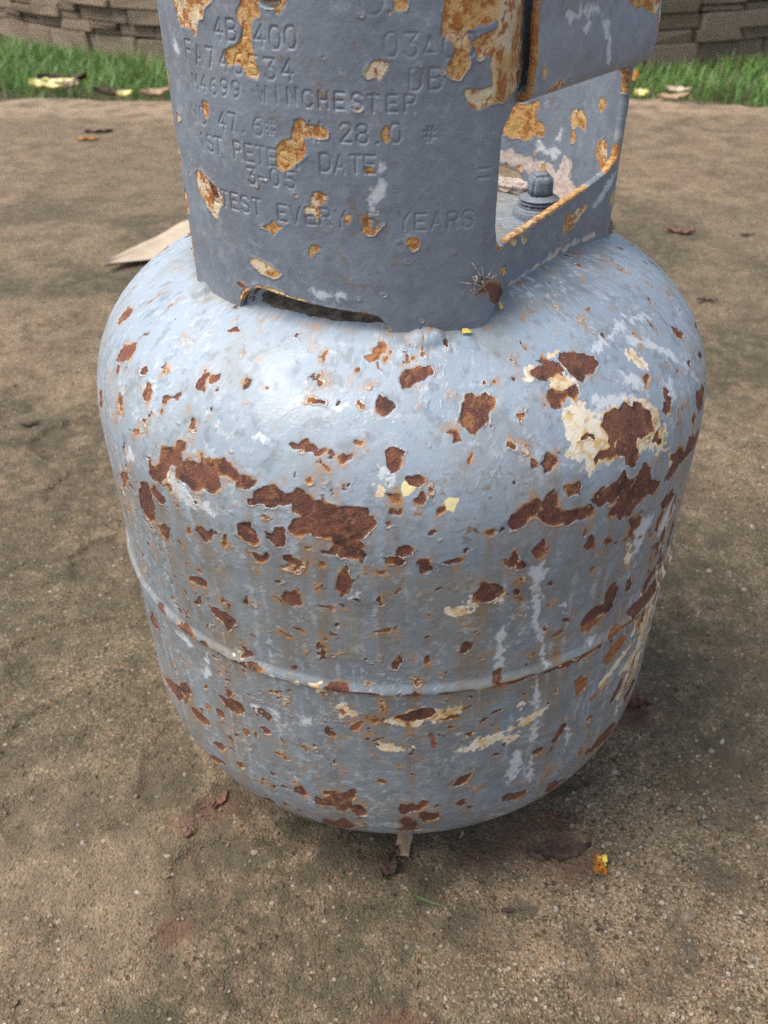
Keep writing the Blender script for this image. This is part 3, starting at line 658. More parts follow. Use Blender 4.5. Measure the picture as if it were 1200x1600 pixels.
# ------------------------------------------------------------------ collar (guard) with stamped writing
PA_ = np.array([.0425, -.0715]); PB_ = np.array([.1024, .0084]); RC = .1010
def bez(p0, c0, c1, p1, n):
    t = np.linspace(0, 1, n)[1:, None]; return (1 - t) ** 3 * p0 + 3 * (1 - t) ** 2 * t * c0 + 3 * (1 - t) * t * t * c1 + t ** 3 * p1
def plan_path():
    a = np.radians(np.linspace(-63.5, 17, 120)); P = [np.c_[RC * np.sin(a), -RC * np.cos(a)]]
    p0 = P[0][-1]; d0 = np.array([np.cos(a[-1]), np.sin(a[-1])]); d1 = (PB_ - PA_) / np.linalg.norm(PB_ - PA_); p1 = PA_ + d1 * .006
    P.append(bez(p0, p0 + d0 * .011, p1 - d1 * .013, p1, 30)); q1 = PB_ - d1 * .004
    P.append(p1 + (q1 - p1) * np.linspace(0, 1, 40)[1:, None])
    RB = .1045; a0 = np.radians(101); e = np.array([RB * np.sin(a0), -RB * np.cos(a0)]); de = np.array([np.cos(a0), np.sin(a0)])
    P.append(bez(q1, q1 + d1 * .006, e - de * .006, e, 16))
    a = np.radians(np.linspace(101, 215, 120))[1:]; P.append(np.c_[RB * np.sin(a), -RB * np.cos(a)])
    return np.concatenate(P)
PP = plan_path(); PU = np.r_[0, np.cumsum(np.hypot(*np.diff(PP, axis=0).T))]; UEND = PU[-1]; UB = 0.2713
def plan(u):
    """point and outward normal at arc length u"""
    x = np.interp(u, PU, PP[:, 0]); y = np.interp(u, PU, PP[:, 1]); h = .0012
    tx = np.interp(u + h, PU, PP[:, 0]) - np.interp(u - h, PU, PP[:, 0]); ty = np.interp(u + h, PU, PP[:, 1]) - np.interp(u - h, PU, PP[:, 1])
    l = np.hypot(tx, ty); return x, y, ty / l, -tx / l
ua = np.r_[np.arange(0, .178, .00048), np.arange(.178, .275, .0009), np.linspace(.2755, UEND, 190)]
za = np.arange(.1405, .2826, .00050)
U, ZC = np.meshgrid(ua, za)
CUTS = [[(.0398, .135), (.0398, .1490), (.0440, .1552), (.0525, .1590), (.0750, .1568), (.1033, .1544), (.1075, .1500), (.1090, .135)],
        [(.1490, .2247), (.1490, .186), (.1515, .179), (.1580, .1748), (.1753, .1728), (.2691, .1806), (.2691, .2247)],
        [(.3484, .135), (.3484, .1500), (.3505, .1575), (.3555, .1600), (.3704, .1612), (.4074, .1612), (.4094, .135)]]
IN = np.full(U.shape, 1.0)
for P in CUTS: IN = np.minimum(IN, poly_sdf(U, ZC, smooth_poly(P, 2)))
IN = np.minimum(IN, np.hypot(U - .0680, ZC - .2634) - .0075)
BND = np.minimum(IN, np.minimum(np.minimum(U, UEND - U), .2825 - ZC))
# snap the grid to the cut outlines
gz, gu = np.gradient(IN, za, ua); g2 = gu ** 2 + gz ** 2 + 1e-9
cell = (IN[:-1, :-1] + IN[1:, :-1] + IN[:-1, 1:] + IN[1:, 1:]) > 0
cnt = np.zeros(U.shape, int); tot = np.zeros(U.shape, int)
for (a, b) in ((0, 0), (1, 0), (0, 1), (1, 1)):
    cnt[a:a + cell.shape[0], b:b + cell.shape[1]] += cell; tot[a:a + cell.shape[0], b:b + cell.shape[1]] += 1
bd = (cnt > 0) & (cnt < tot) & (np.abs(IN) < .0012)
Us = np.where(bd, U - IN * gu / g2, U); Zs = np.where(bd, ZC - IN * gz / g2, ZC)
# chips
FC = {k: np.full(U.shape, 1.0) for k in "ROWN"}
wx = 0.0009 * fbm(U * 220, ZC * 220, 4, 201, .7); wy = 0.0009 * fbm(U * 220, ZC * 220 + 50, 4, 205, .7)
for t, P in parse("""O:203,2585 193,2556 209,2496 237,2474 302,2475 305,2452 326,2459 348,2507 376,2514 393,2552 437,2573 450,2600
O:582,2598 558,2570 541,2543 549,2508 560,2490 564,2473 533,2443 480,2429 469,2409 479,2377 525,2391 546,2387 562,2355 608,2345 623,2370 602,2411 596,2465 603,2520 643,2540 634,2565 626,2599
O:692,2550 722,2569 741,2586 746,2578 727,2556 709,2542
O:1089,2608 1096,2562 1110,2558 1134,2566 1144,2608
O:1259,2622 1252,2539 1244,2497 1264,2487 1274,2483 1290,2469 1293,2447 1287,2425 1267,2412 1265,2385 1284,2371 1315,2362 1330,2387 1350,2400 1352,2423 1341,2437 1347,2459 1346,2476 1335,2494 1334,2510 1354,2506 1374,2519 1401,2513 1437,2533 1440,2503 1402,2496 1356,2476 1357,2458 1381,2417 1423,2433 1414,2402 1427,2374 1436,2340 1392,2329 1327,2332 1340,2294 1379,2265 1440,2283 1539,2282 1685,2296 1719,2370 1665,2473 1692,2506 1654,2600
O:1002,2382 1010,2401 1025,2419 1060,2422 1080,2415 1070,2388 1048,2366 1035,2376 1009,2375
O:302,2242 325,2253 349,2248 337,2194 310,2190
O:732,2208 758,2235 781,2234 797,2218 832,2220 867,2202 858,2182 818,2177 777,2177 781,2152 779,2116 753,2098 720,2069 675,2058 656,2072 661,2120 677,2148 697,2163 728,2168
O:1056,2203 1064,2225 1078,2228 1087,2208 1085,2179 1071,2169 1058,2184
O:175,1976 248,1989 277,1968 327,1949 360,1915 358,1885 309,1820 287,1821 239,1865 184,1901
O:998,2092 1027,2092 1030,2066 1003,2066
O:786,1962 801,1996 825,2003 859,1979 852,1962 822,1949 832,1922 806,1892 802,1914 765,1915 760,1932 791,1946
O:911,1917 921,1928 949,1928 945,1902 925,1890
O:979,1876 1000,1915 1011,1899 1010,1877 1033,1878 1061,1895 1033,1872 1027,1855 1010,1854 982,1864
O:1140,1833 1151,1847 1174,1850 1200,1838 1186,1804 1169,1796 1148,1810
O:559,1835 591,1846 618,1876 635,1859 672,1856 640,1840 620,1810 603,1825
O:764,1756 775,1790 795,1804 825,1796 818,1781 793,1769 785,1750
O:482,1699 520,1707 581,1695 644,1669 628,1650 590,1640 537,1655 491,1676
O:1571,1661 1631,1658 1714,1626 1731,1597 1679,1599 1597,1635
O:17,1891 42,1835 46,1772 0,1760 0,1825
O:40,2162 90,2171 101,2150 43,2128
R:1407,1609 1438,1635 1488,1647 1626,1590 1696,1537 1680,1510 1561,1525 1505,1559 1482,1605 1439,1617
R:986,1915 1006,1918 1008,1894 991,1882
R:390,1575 406,1588 438,1581 420,1560
R:276,1962 327,1949 342,1905 305,1898
W:757,1618 797,1624 834,1610 885,1634 909,1617 909,1598 834,1597
W:1012,1987 1035,2030 1052,2103 1066,2103 1057,2030 1040,1987 1017,1933
W:132,2434 169,2418 171,2389 135,2405
O:3704,1893 3691,1927 3654,1943 3588,1932 3521,1935 3443,1971 3432,1937 3456,1912 3443,1862 3445,1819 3474,1772 3515,1760 3564,1769 3600,1786 3690,1758 3703,1828
N:3707,1717 3658,1690 3592,1710 3533,1674 3435,1685 3344,1680 3275,1645 3213,1755 3164,1723 3156,1639 3090,1590 3069,1541 3141,1477 3243,1455 3303,1515 3335,1621 3496,1595 3556,1625 3700,1627
W:3439,1777 3418,1781 3369,1746 3279,1763 3252,1747 3306,1687 3349,1717 3431,1713
O:2966,1809 2950,1863 2880,1888 2841,1849 2836,1771 2876,1741 2935,1776
O:3192,1863 3178,1876 3152,1850 3163,1802 3188,1802
W:3293,1802 3277,1847 3256,1861 3269,1797
W:3406,1961 3388,1979 3370,1956 3381,1934
O:2198,1695 2286,1706 2388,1709 2430,1708 2428,1680 2362,1653 2287,1624 2209,1612
W:2485,1671 2557,1722 2650,1778 2684,1780 2664,1736 2601,1721 2570,1679 2509,1665
O:1670,1750 1730,1742 1780,1725 1801,1706 1788,1679 1757,1705 1694,1725
O:1827,1704 1869,1710 1891,1690 1859,1667
N:1761,1522 1846,1542 2010,1549 2202,1560 2369,1553 2550,1533 2555,1516 2373,1536 2207,1537 2024,1527 1887,1515 1765,1497
O:2652,1639 2691,1700 2733,1689 2717,1622"""):
    P = smooth_poly(P / 1e4, 1); m = (U > P[:, 0].min() - .006) & (U < P[:, 0].max() + .006) & (ZC > P[:, 1].min() - .006) & (ZC < P[:, 1].max() + .006)
    if m.any(): FC[t][m] = np.minimum(FC[t][m], poly_sdf(U[m] + wx[m], ZC[m] + wy[m], P))
for k in range(60):                            # scattered chips on the parts turned away
    cu = rng.uniform(.285, UEND); cz = rng.uniform(.15, .28); a = rng.uniform(.0006, .004)
    q = np.hypot((U - cu) / rng.uniform(.5, 1.2), (ZC - cz)) + .4 * a * fbm(U * 200, ZC * 200, 3, 300 + k); FC["O"] = np.minimum(FC["O"], q - a)
for k in range(30):
    cu = rng.uniform(.01, .16); cz = rng.uniform(.15, .26); a = rng.uniform(.0002, .0005)
    FC["O"] = np.minimum(FC["O"], np.hypot((U - cu) / rng.uniform(.6, 2), (ZC - cz)) - a)
wear = 0.0022 * sstep(-.05, .45, fbm(U * 70, ZC * 70, 3, 210)) - 0.0006 + .0016 * sstep(.166, .174, U) * sstep(.273, .267, U) * sstep(.192, .184, ZC) * sstep(-.25, .2, fbm(U * 45, ZC * 45, 2, 213))
FC["O"] = np.minimum(FC["O"], BND - wear)
# stamped lettering: stroke font on a 4 x 6 cell
GL = {'0': ["1,0 3,0 4,1.5 4,4.5 3,6 1,6 0,4.5 0,1.5 1,0"], '1': ["1,5 2,6 2,0"], '2': ["0,5 1,6 3,6 4,5 4,4 0,0 4,0"], '3': ["0,6 4,6 2,3.6 3.4,3.4 4,2.4 4,1 3,0 1,0 0,1"],
      '4': ["3,0 3,6 0,2 4,2"], '5': ["4,6 .4,6 0,3.4 2.6,3.6 4,2.4 4,1 3,0 1,0 0,.8"], '6': ["3.6,6 1.6,5.6 0,3 0,1 1,0 3,0 4,1 4,2.4 3,3.4 1,3.4 0,2.4"], '7': ["0,6 4,6 1.4,0"],
      '8': ["1,3.2 0,4.2 0,5.2 1,6 3,6 4,5.2 4,4.2 3,3.2 1,3.2 0,2.2 0,.8 1,0 3,0 4,.8 4,2.2 3,3.2"], '9': ["4,3.6 3,2.6 1,2.6 0,3.6 0,5 1,6 3,6 4,5 4,3 2.4,.4 .6,0"],
      'A': ["0,0 2,6 4,0", ".8,2 3.2,2"], 'B': ["0,0 0,6 3,6 4,5.2 4,4 3,3.2 0,3.2", "3,3.2 4,2.4 4,.8 3,0 0,0"], 'C': ["4,5 3,6 1,6 0,4.6 0,1.4 1,0 3,0 4,1"], 'D': ["0,0 0,6 2.6,6 4,4.6 4,1.4 2.6,0 0,0"],
      'E': ["4,6 0,6 0,0 4,0", "0,3.1 3.2,3.1"], 'F': ["4,6 0,6 0,0", "0,3.1 3.2,3.1"], 'H': ["0,0 0,6", "4,0 4,6", "0,3 4,3"], 'I': ["2,0 2,6"], 'M': ["0,0 0,6 2,2.6 4,6 4,0"], 'N': ["0,0 0,6 4,0 4,6"],
      'R': ["0,0 0,6 3,6 4,5.2 4,3.8 3,3 0,3", "2.2,3 4,0"], 'S': ["4,5.2 3,6 1,6 0,5.2 0,4 1,3.3 3,2.7 4,2 4,.8 3,0 1,0 0,.8"], 'T': ["0,6 4,6", "2,6 2,0"], 'V': ["0,6 2,0 4,6"], 'W': ["0,6 1,0 2,4 3,0 4,6"], 'Y': ["0,6 2,3 4,6", "2,3 2,0"],
      '#': ["1,.6 1.6,5.4", "2.6,.6 3.2,5.4", "0,2 4,2", "0,4 4,4"], '-': ["0,3 4,3"], '.': ["1.8,0 2.2,.3"], '^': ["2,5.4 .2,1.4 3.8,1.4 2,5.4"], ' ': []}
TEXT = [("4BA400", .0432, .2458, .0776, .2443, .0062), ("03^00", .1067, .2437, .1367, .2427, .0066), ("FA746534", .0239, .2371, .0762, .2351, .0062), ("DB", .1149, .2337, .1259, .2333, .0062),
        ("M4699 WINCHESTER", .0261, .2282, .1175, .2271, .0050), ("WC 47.6# TW 28.0 #", .0226, .2166, .1243, .2172, .0058), ("1ST RETEST DATE", .0255, .2074, .1035, .2069, .0058),
        ("3-05", .0521, .1993, .0730, .2004, .0056), ("RETEST EVERY 5 YEARS", .0243, .1882, .1391, .1872, .0058)]
GD = np.full(U.shape, 1.0)
for (txt, u0, z0, u1, z1, h) in TEXT:
    pitch = (u1 - u0) / (len(txt) - .28)
    for i, ch in enumerate(txt):
        cu = u0 + i * pitch + rng.normal(0, .00015); cz = z0 + (z1 - z0) * i / len(txt) + rng.normal(0, .0002); cw = min(pitch * .72, h * .62) / 4
        if ch == '.': cu -= .0004
        for st in GL[ch]:
            Q = [tuple(float(v) for v in q.split(',')) for q in st.split()]
            Q = [(cu + x * cw, cz + y * h / 6) for x, y in Q]
            c0 = np.searchsorted(ua, [cu - .002, cu + 4 * cw + .002]); r0 = np.searchsorted(za, [cz - .002, cz + h + .002]); sl = (slice(*r0), slice(*c0))
            if c0[1] <= c0[0] or r0[1] <= r0[0]: continue
            d = np.full(U[sl].shape, 1.0)
            for (ax, ay), (bx, by) in zip(Q[:-1], Q[1:]):
                ex, ey = bx - ax, by - ay; t = np.clip(((U[sl] - ax) * ex + (ZC[sl] - ay) * ey) / (ex * ex + ey * ey + 1e-15), 0, 1)
                d = np.minimum(d, np.hypot(U[sl] - ax - ex * t, ZC[sl] - ay - ey * t))
            GD[sl] = np.minimum(GD[sl], d)
ringc = np.abs(np.hypot(U - .103, ZC - .2588) - .0036); GD = np.minimum(GD, ringc)
for zz in (.2045, .2075): GD = np.minimum(GD, np.maximum(np.abs(ZC - zz), np.abs(U - .1420) - .0022))
fade = .66 + .50 * fbm(U * 45, ZC * 45, 3, 231)
groove = -0.00020 * np.exp(-(np.maximum(GD - .00010, 0) / .00036) ** 2) * fade
dm = np.minimum(FC["R"], FC["O"])
coff = groove - .00030 * sstep(.0002, -.0002, dm) + .00016 * np.exp(-np.maximum(dm, 0) / .0008) * sstep(-.1, .4, fbm(U * 120, ZC * 120, 2, 241)) + .00050 * fbm(U * 35, ZC * 35, 3, 245) + .00016 * fbm(U * 120, ZC * 120, 3, 246) + .00007 * fbm(U * 300, ZC * 300, 2, 247)
coff *= sstep(0, .0012, BND) * .9 + .1
xo, yo, nx, ny = plan(Us)
TK = .0036
ridx = np.arange(U.size).reshape(U.shape)
q = np.stack([ridx[:-1, :-1], ridx[:-1, 1:], ridx[1:, 1:], ridx[1:, :-1]], -1)[cell]
Vo = np.stack([xo + nx * coff, yo + ny * coff, Zs + ZR], -1).reshape(-1, 3)
ci = (-.00022 * sstep(.0002, -.0002, dm)) * (U > UB); Vi = np.stack([xo - nx * (TK + ci), yo - ny * (TK + ci), Zs + ZR], -1).reshape(-1, 3)
N0 = U.size
E = np.concatenate([q[:, [0, 1]], q[:, [1, 2]], q[:, [2, 3]], q[:, [3, 0]]]); key = E.min(1) * N0 + E.max(1)
uk, inv, cn = np.unique(key, return_inverse=True, return_counts=True); be = E[cn[inv] == 1]
rim = np.stack([be[:, 1], be[:, 0], be[:, 0] + N0, be[:, 1] + N0], -1)
faces = np.concatenate([q, q[:, ::-1] + N0, rim]); Vall = np.concatenate([Vo, Vi])
used = np.unique(faces); remap = np.full(len(Vall), -1); remap[used] = np.arange(len(used))
at = {}
for k in "ROWN": at["sd" + k] = np.tile(enc(FC[k]).ravel(), 2)[used]
ck = sstep(.030, .0, np.abs(fbm(U * 34, ZC * 34, 4, 271, .6))) * sstep(.10, .30, fbm(U * 22 + 5, ZC * 22, 3, 273)); at['crack'] = np.tile(ck.ravel(), 2)[used] * .8
at['sdG'] = np.tile(enc(GD).ravel(), 2)[used]; at['gfade'] = np.tile(np.clip(fade * .85, .26, .85).ravel(), 2)[used]
BK = bake(U, ZC, 600, False); ed = sstep(.0012, .0004, BND)
BK['tone'] = BK['tone'] * (1 - ed) + ed * (.45 + .5 * sstep(-.3, .3, fbm(U * 26, ZC * 26, 2, 277))); BK['nA'] = BK['nA'] * (1 - ed) + ed * (.52 + .16 * fbm(U * 40, ZC * 40, 2, 279))
for k, v in BK.items(): at[k] = np.tile(v.ravel(), 2)[used]
me = mesh_np("collar", Vall[used], remap[faces], attrs=at)
collar = link("collar", me, M_COLLAR, bottle); collar["label"] = "stamped grey guard plate with chipped cream patches"
# hand grip: tongue of the window folded outward and up
d1 = (PB_ - PA_) / np.linalg.norm(PB_ - PA_); n1 = np.array([d1[1], -d1[0]])
prof = [(-.0015, .2335), (-.0015, .2302)] + [(.0025 - .004 * math.cos(a), .2302 - .004 * math.sin(a)) for a in np.linspace(0.12, math.pi - .12, 14)]
prof += [(.0065 + .0004 * math.sin(k * .2), z) for k, z in enumerate(np.arange(.2306, .2715, .0009))]
prof = np.array(prof); pt = np.gradient(prof, axis=0); pt /= np.hypot(*pt.T)[:, None]; pn = np.c_[-pt[:, 1], pt[:, 0]]     # left normal
ss = np.arange(-.0035, .1000, .0008)
pl = np.r_[0, np.cumsum(np.hypot(*np.diff(prof, axis=0).T))]
SS, II = np.meshgrid(ss, np.arange(len(prof)))
FO = np.full(SS.shape, 1.0); FW = np.full(SS.shape, 1.0); zz_ = prof[:, 1][II]
flapmask = prof[:, 0][II] > .0025
for t, P in parse("""O:654,2527 694,2490 735,2469 809,2472 843,2457 925,2431 953,2434 976,2455 973,2501
O:977,2413 987,2449 1003,2437 1013,2351 987,2359
W:167,2510 232,2508 260,2488 198,2474
W:444,2470 483,2461 544,2372 554,2306 529,2304 511,2376
W:291,2457 338,2453 337,2436 307,2439
O:12,2371 54,2343 43,2319 22,2322
O:74,2275 114,2288 154,2304 215,2280 184,2270 129,2271
W:252,2515 363,2519 416,2500 304,2488"""):
    P = smooth_poly(P / 1e4, 1); d = poly_sdf(SS + .0006 * fbm(SS * 300, zz_ * 300, 3, 251), zz_, P); d = np.where(flapmask, d, 1.0)
    if t == 'O': FO = np.minimum(FO, d)
    elif t == 'W': FW = np.minimum(FW, d)
eb = np.minimum(np.minimum(SS - ss[0], ss[-1] - SS), pl[-1] - pl[II])
FO = np.minimum(FO, eb - np.maximum(.0014 * (fbm(SS * 90, pl[II] * 150, 3, 261) + .15), .0002))
def flapv(h):
    oo = prof[:, 0][II] + pn[:, 0][II] * h; z = prof[:, 1][II] + pn[:, 1][II] * h
    return np.stack([PA_[0] + d1[0] * SS + n1[0] * oo, PA_[1] + d1[1] * SS + n1[1] * oo, z + ZR], -1).reshape(-1, 3)
hh = .0015 + .0002 * fbm(SS * 60, zz_ * 60, 3, 263)
g = grid_faces(*SS.shape); n0 = SS.size; idx = np.arange(n0).reshape(SS.shape)
bl = np.concatenate([np.stack([idx[:-1, 0], idx[1:, 0]], -1), np.stack([idx[1:, -1], idx[:-1, -1]], -1), np.stack([idx[-1, :-1], idx[-1, 1:]], -1), np.stack([idx[0, 1:], idx[0, :-1]], -1)])
Va, Vb = flapv(hh), flapv(-.0015 + 0 * hh)
rim = np.stack([bl[:, 0], bl[:, 1], bl[:, 1] + n0, bl[:, 0] + n0], -1)
me = mesh_np("hand_grip", np.concatenate([Va, Vb]), np.concatenate([g[:, ::-1], g + n0, rim]), attrs=dict(sdO=np.tile(enc(FO).ravel(), 2), sdW=np.tile(enc(FW).ravel(), 2), **{k: np.tile(v.ravel(), 2) for k, v in bake(SS, pl[II], 700, False).items()}))
bm = bmesh.new(); bm.from_mesh(me); bmesh.ops.recalc_face_normals(bm, faces=bm.faces); bm.to_mesh(me); bm.free()
M_GRIP = paint_material("grip_paint", (0.215, 0.245, 0.300), (0.25, 0.282, 0.335), (0.30, 0.32, 0.345), False)
link("hand_grip", me, M_GRIP, bottle)
# weld lumps where the collar feet meet the shell
def lump(name, loc, size, mat, parent=None, seed=0, amp=.12, rot=(0, 0, 0), sub=4, freq=2.0):
    bm = bmesh.new(); bmesh.ops.create_icosphere(bm, subdivisions=sub, radius=1.0)
    from mathutils import noise as mn
    for v in bm.verts:
        k = 1 + amp * mn.fractal(v.co * freq + Vector((seed * 7.3, seed, 0)), 0.7, 2.0, 4); v.co = Vector((v.co.x * size[0] * k, v.co.y * size[1] * k, v.co.z * size[2] * k))
    for f in bm.faces: f.smooth = True
    me = bpy.data.meshes.new(name); bm.to_mesh(me); bm.free()
    o = link(name, me, mat, parent); o.location = loc; o.rotation_euler = rot; return o
def at_collar(u, z, out=0.0):
    x, y, a, b = (float(v) for v in plan(np.array(u))); return Vector((x + a * out, y + b * out, z + ZR)), Vector((a, b, 0))
# small port with a threaded, square-headed plug
M_PLUG = simple("thick_painted_plug", (0.16, 0.185, 0.225), (0.21, 0.235, 0.275), 300, .5, .0006, 900)
pxy = (.0672, .0128); pzb = dome_z(math.hypot(*pxy)) - .004
plug = empty("port_plug", (pxy[0], pxy[1], pzb)); plug.parent = bottle
def rough_mesh(me, amp, freq):
    from mathutils import noise as mn
    for v in me.vertices: v.co += Vector((mn.noise(v.co * freq), mn.noise(v.co * freq + Vector((9, 0, 0))), mn.noise(v.co * freq + Vector((0, 9, 0))))) * amp
    return me
def dense_lathe(name, prof, n=72, k=6):
    prof = np.asarray(prof, float); q = [prof[0]]
    for a, b in zip(prof[:-1], prof[1:]):
        for t in np.linspace(0, 1, k + 1)[1:]: q.append(a + (b - a) * t)
    return rough_mesh(lathe(name, q, n), .00028, 700)
link("boss", dense_lathe("boss", [(.0126, 0), (.0123, .0085), (.0114, .0103), (.0040, .0106)]), M_PLUG, plug)
thr = [(.0086, .0100)]
for k in range(3): thr += [(.0098, .0108 + k * .0016), (.0083, .0116 + k * .0016)]
link("thread", dense_lathe("thread", thr + [(.0070, .0156), (.0006, .0158)], 72, 3), M_PLUG, plug)
bm = bmesh.new(); bmesh.ops.create_cube(bm, size=1.0)
for v in bm.verts:
    k = .0108 if v.co.z < 0 else .0100; v.co = Vector((v.co.x * k, v.co.y * k, .0146 + (v.co.z + .5) * .0108))
bmesh.ops.bevel(bm, geom=list(bm.edges), offset=.0016, segments=3, affect='EDGES'); bmesh.ops.subdivide_edges(bm, edges=list(bm.edges), cuts=2, use_grid_fill=True)
bmesh.ops.rotate(bm, verts=bm.verts, cent=(0, 0, 0), matrix=Matrix.Rotation(.15, 3, 'Z'))
for f in bm.faces: f.smooth = True
me = bpy.data.meshes.new("square_head"); bm.to_mesh(me); bm.free(); rough_mesh(me, .00025, 600); link("square_head", me, M_PLUG, plug)

# ------------------------------------------------------------------ things on the bottle
M_MUD = simple("pale_pink_mud", (0.50, 0.37, 0.31), (0.68, 0.60, 0.54), 260, .95, .0012, 700)
M_DIRT = simple("brown_nest_dirt", (0.20, 0.14, 0.11), (0.44, 0.35, 0.30), 420, .95, .0015, 900)
p_, n_ = at_collar(.3634, .1515, -.004); m = lump("mud_nest", p_, (.017, .0045, .0042), M_MUD, seed=3, amp=.35, rot=(0, 0, math.atan2(n_.x, -n_.y)), sub=5)
tag(m, "pale pink crust of dried mud in the slot behind the plug", "mud nest")
r_ = .1045; m = lump("mud_nest", (.0985, .0165, dome_z(r_ * .965) + .0015), (.0065, .0048, .0042), M_DIRT, seed=5, amp=.55, sub=5, freq=3.0)
tag(m, "small crumbly brown lump of nest dirt at the right foot of the collar", "mud nest")
def notch_shade_dirt():  # brown debris widened into a dark strip that stands in for the gap's shade
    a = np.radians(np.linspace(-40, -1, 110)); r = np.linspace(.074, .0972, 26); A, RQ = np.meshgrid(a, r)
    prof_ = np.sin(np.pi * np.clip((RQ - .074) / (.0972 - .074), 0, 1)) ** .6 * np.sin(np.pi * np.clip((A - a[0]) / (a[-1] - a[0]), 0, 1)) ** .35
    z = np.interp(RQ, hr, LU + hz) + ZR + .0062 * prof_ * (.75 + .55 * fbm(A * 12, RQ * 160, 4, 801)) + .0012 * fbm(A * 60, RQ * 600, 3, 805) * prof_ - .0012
    me = mesh_np("notch_shade_dirt", np.stack([RQ * np.sin(A), -RQ * np.cos(A), z], -1).reshape(-1, 3), grid_faces(*A.shape))
    m = simple("gap_shade_dirt", (.045, .034, .026), (.17, .14, .10), 330, .95, .0012, 800)
    tag(link("notch_shade_dirt", me, m), "dark packed leaf dirt trapped behind the cutout in the collar's front", "dirt")
notch_shade_dirt()
def frame(pos, nrm, up=Vector((0, 0, 1))):
    z = nrm.normalized(); x = up.cross(z).normalized(); y = z.cross(x)
    return Matrix.Translation(pos) @ Matrix((x, y, z)).transposed().to_4x4()
def tube(bm, pts, rad, n=6):
    rings = []
    for i, p in enumerate(pts):
        t = (pts[min(i + 1, len(pts) - 1)] - pts[max(i - 1, 0)]).normalized(); a = t.orthogonal().normalized(); b = t.cross(a)
        r = rad[i] if isinstance(rad, (list, tuple)) else rad
        rings.append([bm.verts.new(p + (a * math.cos(k * 2 * math.pi / n) + b * math.sin(k * 2 * math.pi / n)) * r) for k in range(n)])
    for A, B in zip(rings[:-1], rings[1:]):
        for k in range(n): bm.faces.new((A[k], A[(k + 1) % n], B[(k + 1) % n], B[k]))
    bm.faces.new(rings[0][::-1]); bm.faces.new(rings[-1])
def spider():
    bm = bmesh.new(); mm = .001
    body = [Vector((x * mm, 0, 1.5 * mm)) for x in (-3.4, -2.9, -1.9, -.8, -.1, .3, .9, 1.6, 2.2, 2.5)]
    tube(bm, body, [r * mm for r in (.25, .9, 1.35, 1.2, .7, .55, 1.0, 1.05, .75, .3)], 12)
    for sgn in (-1, 1):
        for k, (a, L) in enumerate([(38, 6.2), (72, 5.0), (108, 4.8), (146, 6.4)]):
            a = math.radians(a + 6 * math.sin(3.1 * k + sgn)); d = Vector((math.cos(a), sgn * math.sin(a), 0)); o = Vector(((1.3 - k * .45) * mm, sgn * .7 * mm, 1.4 * mm))
            pts = [o, o + d * L * .28 * mm + Vector((0, 0, 1.1 * mm)), o + d * L * .55 * mm + Vector((.15 * (1.5 - k) * mm, 0, .55 * mm)), o + d * L * .82 * mm + Vector((.5 * (1.5 - k) * mm, 0, -.6 * mm)), o + d * L * mm + Vector((.75 * (1.5 - k) * mm, 0, -1.3 * mm))]
            tube(bm, pts, [.27 * mm, .30 * mm, .24 * mm, .18 * mm, .10 * mm], 6)
    for f in bm.faces: f.smooth = True
    me = bpy.data.meshes.new("spider"); bm.to_mesh(me); bm.free()
    n = NT("hairy_spider"); f = n.noise(900, 4, .6); b = n.voro(700)
    n.set(Base_Color=n.mix(n.mr(f, .4, .62), (.09, .08, .065), (.48, .43, .36)), Roughness=.9, Normal=n.bump(b, .0003)); me.materials.append(n.m)
    return me
p_, n_ = at_collar(.1420, .1674, .0004); sp = link("spider", spider()); sp.matrix_world = frame(p_, n_) @ Matrix.Rotation(math.radians(-28), 4, 'Z') @ Matrix.Scale(1.02, 4)
tag(sp, "small mottled grey spider on the lower right of the collar plate", "spider")

def leaf_mesh(name, L, W, curl=.2, bend=.2, tip=1.0, seed=0, ragged=0.0, nu=18, nv=7, th=.00025, fold=0.0, crumple=.10, tri=0.0):
    """a thin two-sided blade along +x, from the stalk to the tip"""
    r_ = np.random.default_rng(seed); u = np.linspace(0, 1, nu); v = np.linspace(-1, 1, nv); UU, VV = np.meshgrid(u, v, indexing='ij')
    w = W * .5 * (np.sin(np.pi * np.clip(UU, .02, .995) ** .8) ** (.8 / tip)) * (1 + ragged * vnoise(UU * 9 + seed, np.sign(VV) * 3 + 5, seed))
    if tri: w = W * .5 * np.minimum(1, (1 - UU) * tri + .004) * np.minimum(1, UU * 6 + .1)
    x = L * (UU - .5); y = w * VV; z = bend * L * (UU - .5) ** 2 + curl * W * VV ** 2 + fold * W * np.abs(VV) + crumple * W * fbm(UU * 7, VV * 3 + 9, 3, seed + 1)
    A = np.stack([x, y, z], -1).reshape(-1, 3); B = A - np.array([0, 0, th]); n = len(A); g = grid_faces(nu, nv)
    idx = np.arange(n).reshape(nu, nv); loop = np.concatenate([idx[0, :-1], idx[:-1, -1], idx[-1, :0:-1], idx[:0:-1, 0]]); nx_ = np.roll(loop, -1)
    rim = np.stack([loop, nx_, nx_ + n, loop + n], -1)
    me = mesh_np(name, np.concatenate([A, B]), np.concatenate([g, g[:, ::-1] + n, rim]))
    bm = bmesh.new(); bm.from_mesh(me); bmesh.ops.recalc_face_normals(bm, faces=bm.faces); bm.to_mesh(me); bm.free(); return me
M_YEL = simple("yellow_petal", (0.70, 0.52, 0.06), (0.78, 0.62, 0.16), 400, .6, .0001)
M_YEL2 = simple("yellow_leaf", (0.72, 0.66, 0.16), (0.80, 0.74, 0.40), 60, .6, .0004)
M_ORG = simple("orange_flower", (0.36, 0.13, 0.02), (0.52, 0.24, 0.03), 300, .6, .0003)
